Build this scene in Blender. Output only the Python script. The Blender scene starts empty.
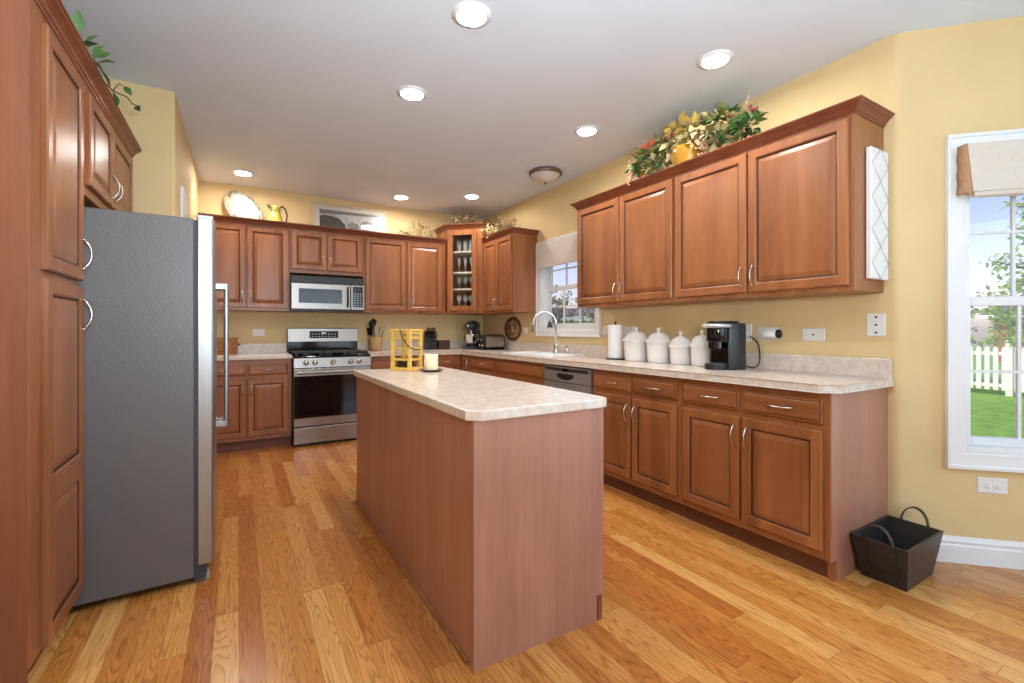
import bpy, bmesh, math, random
from mathutils import Vector, Matrix, Euler
random.seed(7)
S = bpy.context.scene
COL = S.collection
PI = math.pi
R = math.radians

# ------------------------------------------------------------------ camera
cd = bpy.data.cameras.new('camera')
cam = bpy.data.objects.new('camera', cd)
COL.objects.link(cam)
cd.sensor_fit = 'HORIZONTAL'
cd.sensor_width = 36.0
cd.lens = 458.4 / 1024 * 36.0
cd.shift_y = -12.2 / 1024
cd.clip_start = 0.05
cd.clip_end = 300
cam.location = (0, 0, 1.189)
cam.rotation_euler = (R(90), 0, R(-30.82))
S.camera = cam

# ------------------------------------------------------------------ view
S.view_settings.view_transform = 'Standard'
S.view_settings.look = 'None'
S.view_settings.gamma = 1
S.view_settings.use_curve_mapping = False
S.view_settings.exposure = 0.0

# ------------------------------------------------------------------ sky, sun, daylight
W = bpy.data.worlds.new('sky')
S.world = W
W.use_nodes = True
nt = W.node_tree
nt.nodes.clear()
wo = nt.nodes.new('ShaderNodeOutputWorld')
wb = nt.nodes.new('ShaderNodeBackground')
sky = nt.nodes.new('ShaderNodeTexSky')
sky.sky_type = 'NISHITA'
sky.sun_disc = False
sky.sun_elevation = R(50)
sky.sun_rotation = R(300)
sky.air_density = 1.0
sky.dust_density = 1.2
sky.ozone_density = 2.0
wb.inputs['Strength'].default_value = 0.22
tint = nt.nodes.new('ShaderNodeMixRGB')
tint.blend_type = 'MULTIPLY'
tint.inputs[0].default_value = 1.0
tint.inputs[2].default_value = (1.16, 0.92, 1.0, 1)
nt.links.new(sky.outputs[0], tint.inputs[1])
nt.links.new(tint.outputs[0], wb.inputs['Color'])
nt.links.new(wb.outputs[0], wo.inputs['Surface'])


def light(name, kind, loc, rot, energy, color=(1, 1, 1), **kw):
    l = bpy.data.lights.new(name, kind)
    l.energy = energy
    l.color = color
    for k, v in kw.items():
        setattr(l, k, v)
    o = bpy.data.objects.new(name, l)
    o.location = loc
    o.rotation_euler = rot
    COL.objects.link(o)
    return o


sun_dir = Vector((0.62, -0.30, -0.72))
light('sun', 'SUN', (0, 0, 20), sun_dir.to_track_quat('-Z', 'Y').to_euler(), 2.6, (1.0, 0.96, 0.88), angle=R(0.6))
# daylight of the patio door and of the rear windows, both behind the camera
light('patio_daylight', 'AREA', (3.80, -1.0, 1.15), (R(90), 0, R(90)), 40, (0.54, 0.77, 1.0), shape='RECTANGLE', size=1.3, size_y=2.0)
light('rear_daylight', 'AREA', (1.55, -2.52, 1.45), (R(90), 0, 0), 38, (0.64, 0.83, 1.0), shape='RECTANGLE', size=2.6, size_y=1.7)
# added fill light behind the camera, aimed up at the ceiling
light('ceiling_fill', 'AREA', (0.3, -0.3, 1.5), Vector((0.10, 0.42, 0.90)).to_track_quat('-Z', 'Y').to_euler(), 108, (0.77, 0.89, 1.0), shape='DISK', size=0.5)

# ------------------------------------------------------------------ materials


def lin(c):
    def f(v):
        v /= 255.0
        return v / 12.92 if v <= 0.04045 else ((v + 0.055) / 1.055) ** 2.4
    return (f(c[0]), f(c[1]), f(c[2]), 1.0)


class NT:
    def __init__(s, name):
        s.m = bpy.data.materials.new(name)
        s.m.use_nodes = True
        s.t = s.m.node_tree
        s.b = s.t.nodes['Principled BSDF']
        s.out = s.t.nodes['Material Output']

    def n(s, kind, **kw):
        x = s.t.nodes.new('ShaderNode' + kind)
        for k, v in kw.items():
            setattr(x, k, v)
        return x

    def l(s, a, b):
        s.t.links.new(a, b)

    def coords(s, scale=(1, 1, 1), kind='Object', rnd=0.0):
        tc = s.n('TexCoord')
        mp = s.n('Mapping')
        mp.inputs['Scale'].default_value = scale
        s.l(tc.outputs[kind], mp.inputs['Vector'])
        if rnd:
            oi = s.n('ObjectInfo')
            mu = s.n('Math', operation='MULTIPLY')
            mu.inputs[1].default_value = rnd
            s.l(oi.outputs['Random'], mu.inputs[0])
            cb = s.n('CombineXYZ')
            for i in range(3):
                s.l(mu.outputs[0], cb.inputs[i])
            s.l(cb.outputs[0], mp.inputs['Location'])
        return mp.outputs[0]

    def noise(s, vec, scale=1.0, detail=2.0, rough=0.5, dist=0.0):
        x = s.n('TexNoise')
        x.inputs['Scale'].default_value = scale
        x.inputs['Detail'].default_value = detail
        x.inputs['Roughness'].default_value = rough
        x.inputs['Distortion'].default_value = dist
        s.l(vec, x.inputs['Vector'])
        return x.outputs[0]

    def ramp(s, fac, stops, interp='LINEAR'):
        x = s.n('ValToRGB')
        cr = x.color_ramp
        cr.interpolation = interp
        while len(cr.elements) < len(stops):
            cr.elements.new(0.5)
        for e, (p, c) in zip(cr.elements, stops):
            e.position = p
            e.color = c
        s.l(fac, x.inputs[0])
        return x.outputs[0]

    def mix(s, a, b, fac, mode='MIX'):
        x = s.n('MixRGB', blend_type=mode)
        for i, v in ((0, fac), (1, a), (2, b)):
            if hasattr(v, 'links'):
                s.l(v, x.inputs[i])
            else:
                x.inputs[i].default_value = v
        return x.outputs[0]

    def math(s, op, a, b=None, c=None):
        x = s.n('Math', operation=op)
        for i, v in enumerate((a, b, c)):
            if v is None:
                continue
            if hasattr(v, 'links'):
                s.l(v, x.inputs[i])
            else:
                x.inputs[i].default_value = v
        return x.outputs[0]

    def bump(s, h, strength=0.1, dist=0.01):
        x = s.n('Bump')
        x.inputs['Strength'].default_value = strength
        x.inputs['Distance'].default_value = dist
        s.l(h, x.inputs['Height'])
        s.l(x.outputs[0], s.b.inputs['Normal'])

    def set(s, col=None, rough=None, metal=None, spec=None, coat=None):
        if col is not None:
            if hasattr(col, 'links'):
                s.l(col, s.b.inputs['Base Color'])
            else:
                s.b.inputs['Base Color'].default_value = col
        if rough is not None:
            if hasattr(rough, 'links'):
                s.l(rough, s.b.inputs['Roughness'])
            else:
                s.b.inputs['Roughness'].default_value = rough
        if metal is not None:
            s.b.inputs['Metallic'].default_value = metal
        if spec is not None:
            s.b.inputs['Specular IOR Level'].default_value = spec
        if coat is not None:
            s.b.inputs['Coat Weight'].default_value = coat
            s.b.inputs['Coat Roughness'].default_value = 0.15
        return s.m


M = {}


def plain(key, rgb, rough=0.5, metal=0.0, spec=0.5, var=0.06, scale=30, bump=0.0, coat=None):
    t = NT(key)
    v = t.coords((scale,) * 3)
    f = t.noise(v, 1, 3)
    c = lin(rgb)
    a = tuple(max(0, x * (1 - var)) for x in c[:3]) + (1,)
    b = tuple(min(1, x * (1 + var)) for x in c[:3]) + (1,)
    t.set(t.ramp(f, [(0.3, a), (0.7, b)]), rough, metal, spec, coat)
    if bump:
        t.bump(f, bump, 0.003)
    M[key] = t.m
    return t.m


def wood(key, dark, mid, light_, grain='z', rough=0.33, spec=0.5):
    t = NT(key)
    g = {'x': 0, 'y': 1, 'z': 2}[grain]
    a, b = [7.0] * 3, [75.0] * 3
    a[g], b[g] = 0.8, 2.2
    n1 = t.noise(t.coords(tuple(a), rnd=40), 1, 4, 0.55, 0.6)
    n2 = t.noise(t.coords(tuple(b), rnd=13), 1, 3, 0.6)
    c1 = t.ramp(n1, [(0.25, lin(dark)), (0.5, lin(mid)), (0.75, lin(light_))])
    c2 = t.ramp(n2, [(0.3, (0.86, 0.84, 0.82, 1)), (0.7, (1.0, 1.0, 1.0, 1))])
    t.set(t.mix(c1, c2, 1.0, 'MULTIPLY'), rough, 0, spec)
    t.bump(n2, 0.03, 0.002)
    M[key] = t.m
    return t.m


wood('cherry', (126, 73, 40), (154, 95, 56), (174, 112, 68), 'z')
wood('cherry_x', (126, 73, 40), (154, 95, 56), (174, 112, 68), 'x')
wood('island_wood', (160, 104, 82), (174, 118, 95), (186, 131, 107), 'z', 0.42, 0.9)
wood('cherry_shaded', (120, 68, 44), (136, 79, 52), (150, 90, 61), 'z', 0.4)  # same wood, with the shade on the pantry's end panel put into its colour
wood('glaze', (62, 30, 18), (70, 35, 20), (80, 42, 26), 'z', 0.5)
wood('crown_wood', (110, 56, 32), (128, 68, 42), (142, 80, 50), 'x', 0.35)
wood('toe_wood', (98, 54, 36), (112, 64, 44), (124, 74, 52), 'x', 0.45)
wood('box_wood', (74, 38, 30), (86, 46, 36), (98, 55, 44), 'x', 0.4)
wood('bucket_wood', (34, 32, 34), (44, 41, 42), (56, 53, 53), 'x', 0.36)
plain('wall_paint', (220, 194, 144), 0.75, var=0.03, scale=4, spec=0.3)
plain('ceiling_paint', (216, 225, 236), 0.9, var=0.02, scale=3, spec=0.2)
plain('trim_paint', (232, 232, 232), 0.4, var=0.02, scale=6)
plain('white_plastic', (232, 231, 228), 0.35, var=0.02)
plain('ceramic', (236, 232, 228), 0.18, var=0.02, scale=14)
plain('sink_white', (238, 238, 238), 0.15, var=0.01)
plain('paper', (240, 239, 237), 0.9, var=0.02, scale=60, bump=0.2)
plain('black_plastic', (22, 23, 25), 0.38, var=0.1)
plain('black_gloss', (10, 10, 12), 0.08, var=0.1)
plain('coffee_body', (46, 47, 50), 0.4, var=0.08)
plain('iron', (30, 30, 32), 0.5, var=0.15)
plain('silver_paint', (198, 200, 203), 0.3, 0.6, var=0.04)
plain('chrome', (214, 216, 220), 0.08, 1.0, var=0.02)
plain('nickel', (206, 201, 192), 0.24, 1.0, var=0.04)
plain('steel_dark', (120, 122, 126), 0.3, 1.0, var=0.06)
plain('gasket', (62, 64, 68), 0.6)
plain('yellow_wood', (228, 186, 92), 0.5, var=0.12, scale=20)
plain('cream_wood', (240, 222, 160), 0.5, var=0.08, scale=20)
plain('shelf_paint', (236, 226, 204), 0.5)
plain('candle_wax', (244, 226, 186), 0.5, var=0.08, scale=20)
plain('dish_brown', (74, 52, 42), 0.4, var=0.2)
plain('potpourri', (60, 46, 34), 0.9, var=0.6, scale=80)
plain('crock_tan', (186, 148, 98), 0.4, var=0.12, scale=20)
plain('wicker', (168, 112, 62), 0.7, var=0.4, scale=90, bump=0.6)
plain('picture_frame_paint', (196, 180, 154), 0.5, var=0.06)
plain('mat_board', (196, 190, 180), 0.7, var=0.02)
plain('print_grey', (160, 160, 160), 0.25, var=0.25, scale=14)
plain('print_dark', (74, 72, 70), 0.25, var=0.4, scale=40)
plain('print_mid', (116, 114, 112), 0.25, var=0.3, scale=40)
plain('print_light', (228, 228, 226), 0.25, var=0.05)
plain('yellow_glaze', (226, 200, 96), 0.2, var=0.15, scale=12)
plain('pot_gold', (182, 134, 42), 0.3, var=0.2, scale=9)
plain('brown_vine', (84, 46, 28), 0.5, var=0.2)
plain('cream_glaze', (176, 170, 156), 0.2, var=0.03)
plain('motif_green', (116, 128, 62), 0.4, var=0.2)
plain('motif_brown', (140, 92, 58), 0.4, var=0.2)
plain('motif_yellow', (222, 186, 100), 0.4, var=0.1)
plain('plaque_rim', (92, 56, 34), 0.45, var=0.2)
plain('plaque_face', (170, 130, 98), 0.5, var=0.15, scale=25)
plain('plaque_dark', (52, 40, 32), 0.5)
plain('plaque_light', (206, 186, 158), 0.5)
plain('shade_cloth', (214, 203, 192), 0.9, var=0.04, scale=120, bump=0.1)
plain('shade_side', (186, 142, 108), 0.9, var=0.1, scale=120)
plain('leaf_dark', (54, 80, 46), 0.5, var=0.25)
plain('leaf_green', (86, 124, 66), 0.5, var=0.2)
plain('leaf_teal', (44, 112, 92), 0.5, var=0.15)
plain('leaf_olive', (128, 124, 70), 0.6, var=0.2)
plain('leaf_cream', (214, 200, 150), 0.6, var=0.1)
plain('leaf_yellow', (222, 190, 92), 0.6, var=0.12)
plain('dry_tan', (160, 138, 96), 0.8, var=0.2)
plain('berry_pink', (196, 158, 128), 0.5, var=0.15)
plain('berry_red', (120, 34, 36), 0.4, var=0.2)
plain('flower_coral', (204, 108, 82), 0.6, var=0.15)
plain('grass', (122, 168, 70), 0.9, var=0.25, scale=5)
plain('fence_white', (238, 234, 222), 0.7, var=0.03)
plain('bark', (96, 84, 72), 0.9, var=0.2)
plain('spring_leaf', (176, 200, 84), 0.7, var=0.2)
plain('shrub_leaf', (138, 150, 112), 0.8, var=0.25)
plain('twig_grey', (186, 172, 160), 0.9, var=0.2)
plain('roof_shingle', (112, 104, 100), 0.9, var=0.2, scale=8)
plain('siding', (214, 210, 202), 0.8, var=0.03)
plain('glass_dark', (52, 60, 68), 0.1)
plain('bronze', (128, 112, 100), 0.35, 0.7, var=0.1)
plain('panel_white', (232, 231, 228), 0.5, var=0.02)
plain('panel_line', (196, 194, 190), 0.6, var=0.02)

plain('dishwasher_steel', (150, 148, 146), 0.35, 0.45, var=0.05)
# brushed steel
for key, rgb, r_, sc in (('steel', (160, 155, 149), 0.33, (2, 2, 180)), ('steel_v', (177, 176, 176), 0.38, (120, 120, 1.5))):
    t = NT(key)
    f = t.noise(t.coords(sc), 1, 3)
    c = lin(rgb)
    t.set(t.ramp(f, [(0.3, tuple(x * .9 for x in c[:3]) + (1,)), (0.7, c)]), r_, 1.0)
    M[key] = t.m
# pebbled grey side of the fridge
t = NT('fridge_side')
f = t.noise(t.coords((160, 160, 160)), 1, 2)
t.set(lin((105, 103, 102)), 0.36, 0.0, 0.5)
t.bump(f, 0.25, 0.004)
M['fridge_side'] = t.m
# beige speckled laminate
t = NT('laminate')
n1 = t.noise(t.coords((26, 26, 26)), 1, 5, 0.7)
n2 = t.noise(t.coords((180, 180, 180)), 1, 2, 0.6)
c1 = t.ramp(n1, [(0.30, lin((202, 184, 167))), (0.5, lin((217, 202, 188))), (0.70, lin((226, 214, 203)))])
c2 = t.ramp(n2, [(0.30, (0.90, 0.87, 0.84, 1)), (0.46, (1, 1, 1, 1))])
t.set(t.mix(c1, c2, 1, 'MULTIPLY'), 0.2, 0, 0.5)
M['laminate'] = t.m
# oak strip floor, boards along Y
t = NT('oak_floor')
tc = t.n('TexCoord')
sp = t.n('SeparateXYZ')
t.l(tc.outputs['Object'], sp.inputs[0])
X, Y = sp.outputs[0], sp.outputs[1]
BW = 0.083
u = t.math('DIVIDE', X, BW)
iu = t.math('FLOOR', u)
fu = t.math('FRACT', u)
wn = t.n('TexWhiteNoise', noise_dimensions='1D')
t.l(iu, wn.inputs['W'])
off = t.math('MULTIPLY', wn.outputs['Value'], 7.3)
v = t.math('DIVIDE', t.math('ADD', Y, off), 1.15)
iv = t.math('FLOOR', v)
fv = t.math('FRACT', v)
wn2 = t.n('TexWhiteNoise', noise_dimensions='2D')
cb = t.n('CombineXYZ')
t.l(iu, cb.inputs[0])
t.l(iv, cb.inputs[1])
t.l(cb.outputs[0], wn2.inputs['Vector'])
rv = wn2.outputs['Value']
base = t.ramp(rv, [(0.0, lin((178, 108, 48))), (0.35, lin((193, 126, 60))), (0.7, lin((205, 141, 72))), (1.0, lin((222, 168, 100)))])
cg = t.n('CombineXYZ')
t.l(t.math('MULTIPLY', X, 15.0), cg.inputs[0])
t.l(t.math('MULTIPLY', Y, 1.25), cg.inputs[1])
t.l(t.math('MULTIPLY', rv, 61.0), cg.inputs[2])
g1 = t.noise(cg.outputs[0], 1.0, 1.5, 0.5)
ring = t.math('FRACT', t.math('MULTIPLY', g1, 19.0))
ringc = t.ramp(ring, [(0.0, (0.58, 0.48, 0.38, 1)), (0.25, (0.93, 0.90, 0.86, 1)), (0.7, (1.06, 1.06, 1.05, 1)), (1.0, (0.64, 0.55, 0.45, 1))])
cf = t.n('CombineXYZ')
t.l(t.math('MULTIPLY', X, 230.0), cf.inputs[0])
t.l(t.math('MULTIPLY', Y, 7.0), cf.inputs[1])
t.l(t.math('MULTIPLY', rv, 17.0), cf.inputs[2])
g2 = t.noise(cf.outputs[0], 1.0, 2.0, 0.6)
finec = t.ramp(g2, [(0.3, (0.84, 0.80, 0.76, 1)), (0.62, (1.0, 1.0, 1.0, 1))])
c = t.mix(base, ringc, 0.85, 'MULTIPLY')
c = t.mix(c, finec, 0.8, 'MULTIPLY')
e1 = t.math('LESS_THAN', fu, 0.018)
e2 = t.math('LESS_THAN', fv, 0.002)
edge = t.math('MAXIMUM', e1, e2)
c = t.mix(c, lin((120, 70, 32)), t.math('MULTIPLY', edge, 0.7))
t.set(c, 0.24, 0, 0.6)
t.bump(g2, 0.03, 0.002)
M['oak_floor'] = t.m
plain('brick', (172, 104, 82), 0.9, var=0.25, scale=6)


def glassy(key, tint, gloss, diff):
    t = NT(key)
    t.t.nodes.remove(t.b)
    tr = t.n('BsdfTransparent')
    tr.inputs[0].default_value = tint
    gl = t.n('BsdfGlossy')
    gl.inputs['Roughness'].default_value = 0.03
    di = t.n('BsdfDiffuse')
    di.inputs[0].default_value = (0.9, 0.9, 0.9, 1)
    m1 = t.n('MixShader')
    lw = t.n('LayerWeight')
    pw_ = t.math('POWER', lw.outputs['Facing'], 4.0)
    t.l(t.math('MULTIPLY_ADD', pw_, 0.6, gloss), m1.inputs[0])
    t.l(tr.outputs[0], m1.inputs[1])
    t.l(gl.outputs[0], m1.inputs[2])
    m2 = t.n('MixShader')
    m2.inputs[0].default_value = diff
    t.l(m1.outputs[0], m2.inputs[1])
    t.l(di.outputs[0], m2.inputs[2])
    t.l(m2.outputs[0], t.out.inputs[0])
    M[key] = t.m


glassy('window_glass', (0.98, 0.99, 0.99, 1), 0.03, 0.0)
glassy('cabinet_glass', (0.94, 0.95, 0.95, 1), 0.03, 0.0)
glassy('stemware', (0.93, 0.95, 0.95, 1), 0.10, 0.26)
t = NT('lamp_glow')
t.set((1, 1, 1, 1), 0.5)
t.b.inputs['Emission Color'].default_value = (1.0, 0.95, 0.89, 1)
t.b.inputs['Emission Strength'].default_value = 262.0
M['lamp_glow'] = t.m
plain('frosted_dome', (206, 198, 190), 0.3, var=0.03)

for key in ('spring_leaf', 'shrub_leaf'):
    t_ = M[key].node_tree
    pb_, ou = t_.nodes['Principled BSDF'], t_.nodes['Material Output']
    tl_ = t_.nodes.new('ShaderNodeBsdfTranslucent')
    ms_ = t_.nodes.new('ShaderNodeMixShader')
    ms_.inputs[0].default_value = 0.5
    t_.links.new(pb_.inputs['Base Color'].links[0].from_socket, tl_.inputs['Color'])
    t_.links.new(pb_.outputs[0], ms_.inputs[1])
    t_.links.new(tl_.outputs[0], ms_.inputs[2])
    t_.links.new(ms_.outputs[0], ou.inputs[0])

# ------------------------------------------------------------------ mesh helpers


class G:
    def __init__(s):
        s.bm = bmesh.new()

    def _f(s, vs, m=0, smooth=False):
        try:
            f = s.bm.faces.new(vs)
        except ValueError:
            return None
        f.material_index = m
        f.smooth = smooth
        return f

    def V(s, p):
        return s.bm.verts.new(p)

    def box(s, x0, y0, z0, x1, y1, z1, m=0, bv=0.0, seg=2, mt=None):
        pts = [Vector((x, y, z)) for z in (z0, z1) for (x, y) in ((x0, y0), (x1, y0), (x1, y1), (x0, y1))]
        if mt:
            pts = [mt @ p for p in pts]
        v = [s.V(p) for p in pts]
        fs = [s._f([v[i] for i in q], m) for q in ((3, 2, 1, 0), (4, 5, 6, 7), (0, 1, 5, 4), (1, 2, 6, 5), (2, 3, 7, 6), (3, 0, 4, 7))]
        if bv:
            es = list({e for f in fs for e in f.edges})
            bmesh.ops.bevel(s.bm, geom=es, offset=bv, segments=seg, affect='EDGES', profile=0.5, clamp_overlap=True, material=-1)
        return s

    def prism(s, pts, z0, z1, m=0, bv=0.0, seg=2, mt=None, smooth=False):
        mt = mt or Matrix()
        a = [s.V(mt @ Vector((p[0], p[1], z0))) for p in pts]
        b = [s.V(mt @ Vector((p[0], p[1], z1))) for p in pts]
        n = len(pts)
        fs = [s._f(a[::-1], m), s._f(b, m)]
        for i in range(n):
            fs.append(s._f([a[i], a[(i + 1) % n], b[(i + 1) % n], b[i]], m, smooth))
        if bv:
            es = list(fs[1].edges) + list(fs[0].edges)
            bmesh.ops.bevel(s.bm, geom=es, offset=bv, segments=seg, affect='EDGES', profile=0.5, clamp_overlap=True, material=-1)
        return s

    def lathe(s, prof, c=(0, 0, 0), n=32, m=0, mt=None, smooth=True, sx=1.0, sy=1.0):
        mt = mt or Matrix()
        c = Vector(c)
        rings = []
        for r, z in prof:
            if r < 1e-6:
                rings.append([s.V(mt @ (c + Vector((0, 0, z))))])
            else:
                rings.append([s.V(mt @ (c + Vector((sx * r * math.cos(2 * PI * i / n), sy * r * math.sin(2 * PI * i / n), z)))) for i in range(n)])
        for a, b in zip(rings, rings[1:]):
            for i in range(n):
                j = (i + 1) % n
                if len(a) == 1 and len(b) == 1:
                    continue
                if len(a) == 1:
                    s._f([a[0], b[j], b[i]], m, smooth)
                elif len(b) == 1:
                    s._f([a[i], a[j], b[0]], m, smooth)
                else:
                    s._f([a[i], a[j], b[j], b[i]], m, smooth)
        return s

    def cyl(s, p0, p1, r, r1=None, n=16, m=0):
        p0, p1 = Vector(p0), Vector(p1)
        d = p1 - p0
        q = d.to_track_quat('Z', 'Y').to_matrix().to_4x4()
        q.translation = p0
        L = d.length
        r1 = r if r1 is None else r1
        s.lathe([(r, 0), (r1, L)], n=n, m=m, mt=q)
        s.lathe([(0, 0), (r, 0)], n=n, m=m, mt=q, smooth=False)
        s.lathe([(r1, L), (0, L)], n=n, m=m, mt=q, smooth=False)
        return s

    def tube(s, pts, r, n=8, m=0):
        pts = [Vector(p) for p in pts]
        rs = r if isinstance(r, (list, tuple)) else [r] * len(pts)
        up = Vector((0, 0, 1))
        rings = []
        T0 = (pts[1] - pts[0]).normalized()
        if abs(T0.dot(up)) > 0.95:
            up = Vector((1, 0, 0))
        for i, p in enumerate(pts):
            T = (pts[min(i + 1, len(pts) - 1)] - pts[max(i - 1, 0)]).normalized()
            a = up - T * up.dot(T)
            if a.length < 1e-4:
                a = T.orthogonal()
            a.normalize()
            b = T.cross(a)
            up = a
            rings.append([s.V(p + rs[i] * (math.cos(2 * PI * k / n) * a + math.sin(2 * PI * k / n) * b)) for k in range(n)])
        for a, b in zip(rings, rings[1:]):
            for k in range(n):
                s._f([a[k], a[(k + 1) % n], b[(k + 1) % n], b[k]], m, True)
        s._f(rings[0][::-1], m)
        s._f(rings[-1], m)
        return s

    def sweep(s, prof, path, m=0, closed=False, cap=True):
        """prof: (out, z) pairs; path: xy points, out lies on the right-hand side of travel"""
        P = [Vector((p[0], p[1])) for p in path]
        n = len(P)
        rings = []
        for i in range(n):
            a = P[i] - P[i - 1] if (i > 0 or closed) else P[1] - P[0]
            b = P[(i + 1) % n] - P[i] if (i < n - 1 or closed) else P[-1] - P[-2]
            a, b = a.normalized(), b.normalized()
            na, nb = Vector((a.y, -a.x)), Vector((b.y, -b.x))
            k = (na + nb)
            k = k / max(0.2, (1 + na.dot(nb)))
            rings.append([s.V((P[i].x + k.x * o, P[i].y + k.y * o, z)) for o, z in prof])
        L = len(prof)
        rng = range(n if closed else n - 1)
        for i in rng:
            a, b = rings[i], rings[(i + 1) % n]
            for k in range(L):
                s._f([a[k], a[(k + 1) % L], b[(k + 1) % L], b[k]], m)
        if cap and not closed:
            s._f(rings[0], m)
            s._f(rings[-1][::-1], m)
        return s

    def rings(s, w, h, levels, mats, x0=0.0, z0=0.0, capm=0):
        """concentric rectangles in the xz plane: levels (inset, y); a raised-panel front"""
        rg = []
        for ins, y in levels:
            rg.append([s.V((x0 + a, y, z0 + b)) for a, b in ((ins, ins), (w - ins, ins), (w - ins, h - ins), (ins, h - ins))])
        for k, (a, b) in enumerate(zip(rg, rg[1:])):
            for i in range(4):
                j = (i + 1) % 4
                s._f([a[i], a[j], b[j], b[i]], mats[k])
        s._f(rg[-1], capm)
        s._f(rg[0][::-1], capm)
        return s

    def hole_plate(s, outer, holes, z0, z1, m=0, bv=0.0, seg=3):
        loops = [outer] + holes
        top_edges, sides = [], []
        ob = []
        for li, lp in enumerate(loops):
            a = [s.V((p[0], p[1], z1)) for p in lp]
            b = [s.V((p[0], p[1], z0)) for p in lp]
            n = len(lp)
            ob.append((a, b))
            for i in range(n):
                j = (i + 1) % n
                q = [b[i], b[j], a[j], a[i]]
                s._f(q if li == 0 else q[::-1], m)
        for k in (0, 1):
            es = []
            for ab in ob:
                vs = ab[k]
                for i in range(len(vs)):
                    es.append(s.bm.edges.get((vs[i], vs[(i + 1) % len(vs)])))
            r = bmesh.ops.triangle_fill(s.bm, use_beauty=True, use_dissolve=True, edges=es, normal=(0, 0, 1 if k == 0 else -1))
            for f in r['geom']:
                if isinstance(f, bmesh.types.BMFace):
                    f.material_index = m
        if bv:
            vs = ob[0]
            es = []
            for q in vs:
                es += [s.bm.edges.get((q[i], q[(i + 1) % len(q)])) for i in range(len(q))]
            bmesh.ops.bevel(s.bm, geom=[e for e in es if e], offset=bv, segments=seg, affect='EDGES', profile=0.5, material=-1)
        return s

    def leaf(s, p, d, L, Wd, m=0, roll=0.0, fold=0.25, droop=0.25):
        d = Vector(d).normalized()
        side = d.cross(Vector((0, 0, 1)))
        if side.length < 1e-3:
            side = Vector((1, 0, 0))
        side.normalize()
        up = side.cross(d)
        side = (Matrix.Rotation(roll, 3, d) @ side)
        up = (Matrix.Rotation(roll, 3, d) @ up)
        p = Vector(p)
        rows = ((0.0, 0.06), (0.3, 0.85), (0.55, 1.0), (0.8, 0.55), (1.0, 0.03))
        prev = None
        for t_, w in rows:
            c = p + d * (L * t_) - up * (droop * L * t_ * t_)
            e = side * (Wd * 0.5 * w)
            u = up * (fold * Wd * 0.5 * w)
            cur = [s.V(c - e + u), s.V(c), s.V(c + e + u)]
            if prev:
                s._f([prev[0], prev[1], cur[1], cur[0]], m, True)
                s._f([prev[1], prev[2], cur[2], cur[1]], m, True)
            prev = cur
        return s

    def ball(s, c, r, m=0, n=8, sz=1.0):
        k = max(3, n // 2)
        s.lathe([(r * math.sin(PI * i / k), -r * sz * math.cos(PI * i / k)) for i in range(k + 1)], c, n, m)
        return s

    def obj(s, name, mats, parent=None, loc=None, rot=None):
        bmesh.ops.recalc_face_normals(s.bm, faces=s.bm.faces[:])
        me = bpy.data.meshes.new(name)
        s.bm.to_mesh(me)
        s.bm.free()
        for k in (mats if isinstance(mats, (list, tuple)) else [mats]):
            me.materials.append(M[k])
        o = bpy.data.objects.new(name, me)
        COL.objects.link(o)
        if parent:
            o.parent = parent
        if loc is not None:
            o.location = loc
        if rot is not None:
            o.rotation_euler = rot
        return o


def inst(src, parent=None, loc=None, rot=None):
    o = src.copy()
    COL.objects.link(o)
    o.parent = parent
    if loc is not None:
        o.location = loc
    if rot is not None:
        o.rotation_euler = rot
    return o


def tag(o, label, cat, group=None):
    o['label'] = label
    o['category'] = cat
    if group:
        o['group'] = group
    return o


def thing(name, label, cat, loc=(0, 0, 0), rotz=0.0, group=None):
    o = bpy.data.objects.new(name, None)
    o.empty_display_size = 0.1
    COL.objects.link(o)
    o.location = loc
    o.rotation_euler = (0, 0, rotz)
    return tag(o, label, cat, group)


def struct(o):
    o['kind'] = 'structure'
    return o


def rrect(x0, y0, x1, y1, r, n=5):
    pts = []
    for cx, cy, a0 in ((x1 - r, y0 + r, -90), (x1 - r, y1 - r, 0), (x0 + r, y1 - r, 90), (x0 + r, y0 + r, 180)):
        for i in range(n + 1):
            a = R(a0 + 90 * i / n)
            pts.append((cx + r * math.cos(a), cy + r * math.sin(a)))
    return pts


# ------------------------------------------------------------------ room shell
Xr, Yb, XL, ZC = 2.969, 5.775, -0.358, 2.745
Yc = 1.031
q2 = math.sqrt(0.5)
bay = lambda s, d=0.0: (Xr + (s + d) * q2, Yc + (-s + d) * q2)   # along the angled wall, d outwards
plan = [(-1.35, -2.72), (3.05, -2.72), (4.02, -1.70), (4.02, 0.10), (3.12, 1.05), (3.12, 5.90), (-1.35, 5.90)]
struct(G().prism(plan, -0.06, 0.0).obj('floor', 'oak_floor'))
struct(G().prism(plan, ZC, ZC + 0.1).obj('ceiling', 'ceiling_paint'))


def holed_wall(g, w, h, t_, x0, x1, z0, z1, mt):
    g.box(0, 0, 0, x0, t_, h, mt=mt)
    g.box(x1, 0, 0, w, t_, h, mt=mt)
    g.box(x0, 0, 0, x1, t_, z0, mt=mt)
    g.box(x0, 0, z1, x1, t_, h, mt=mt)


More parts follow.
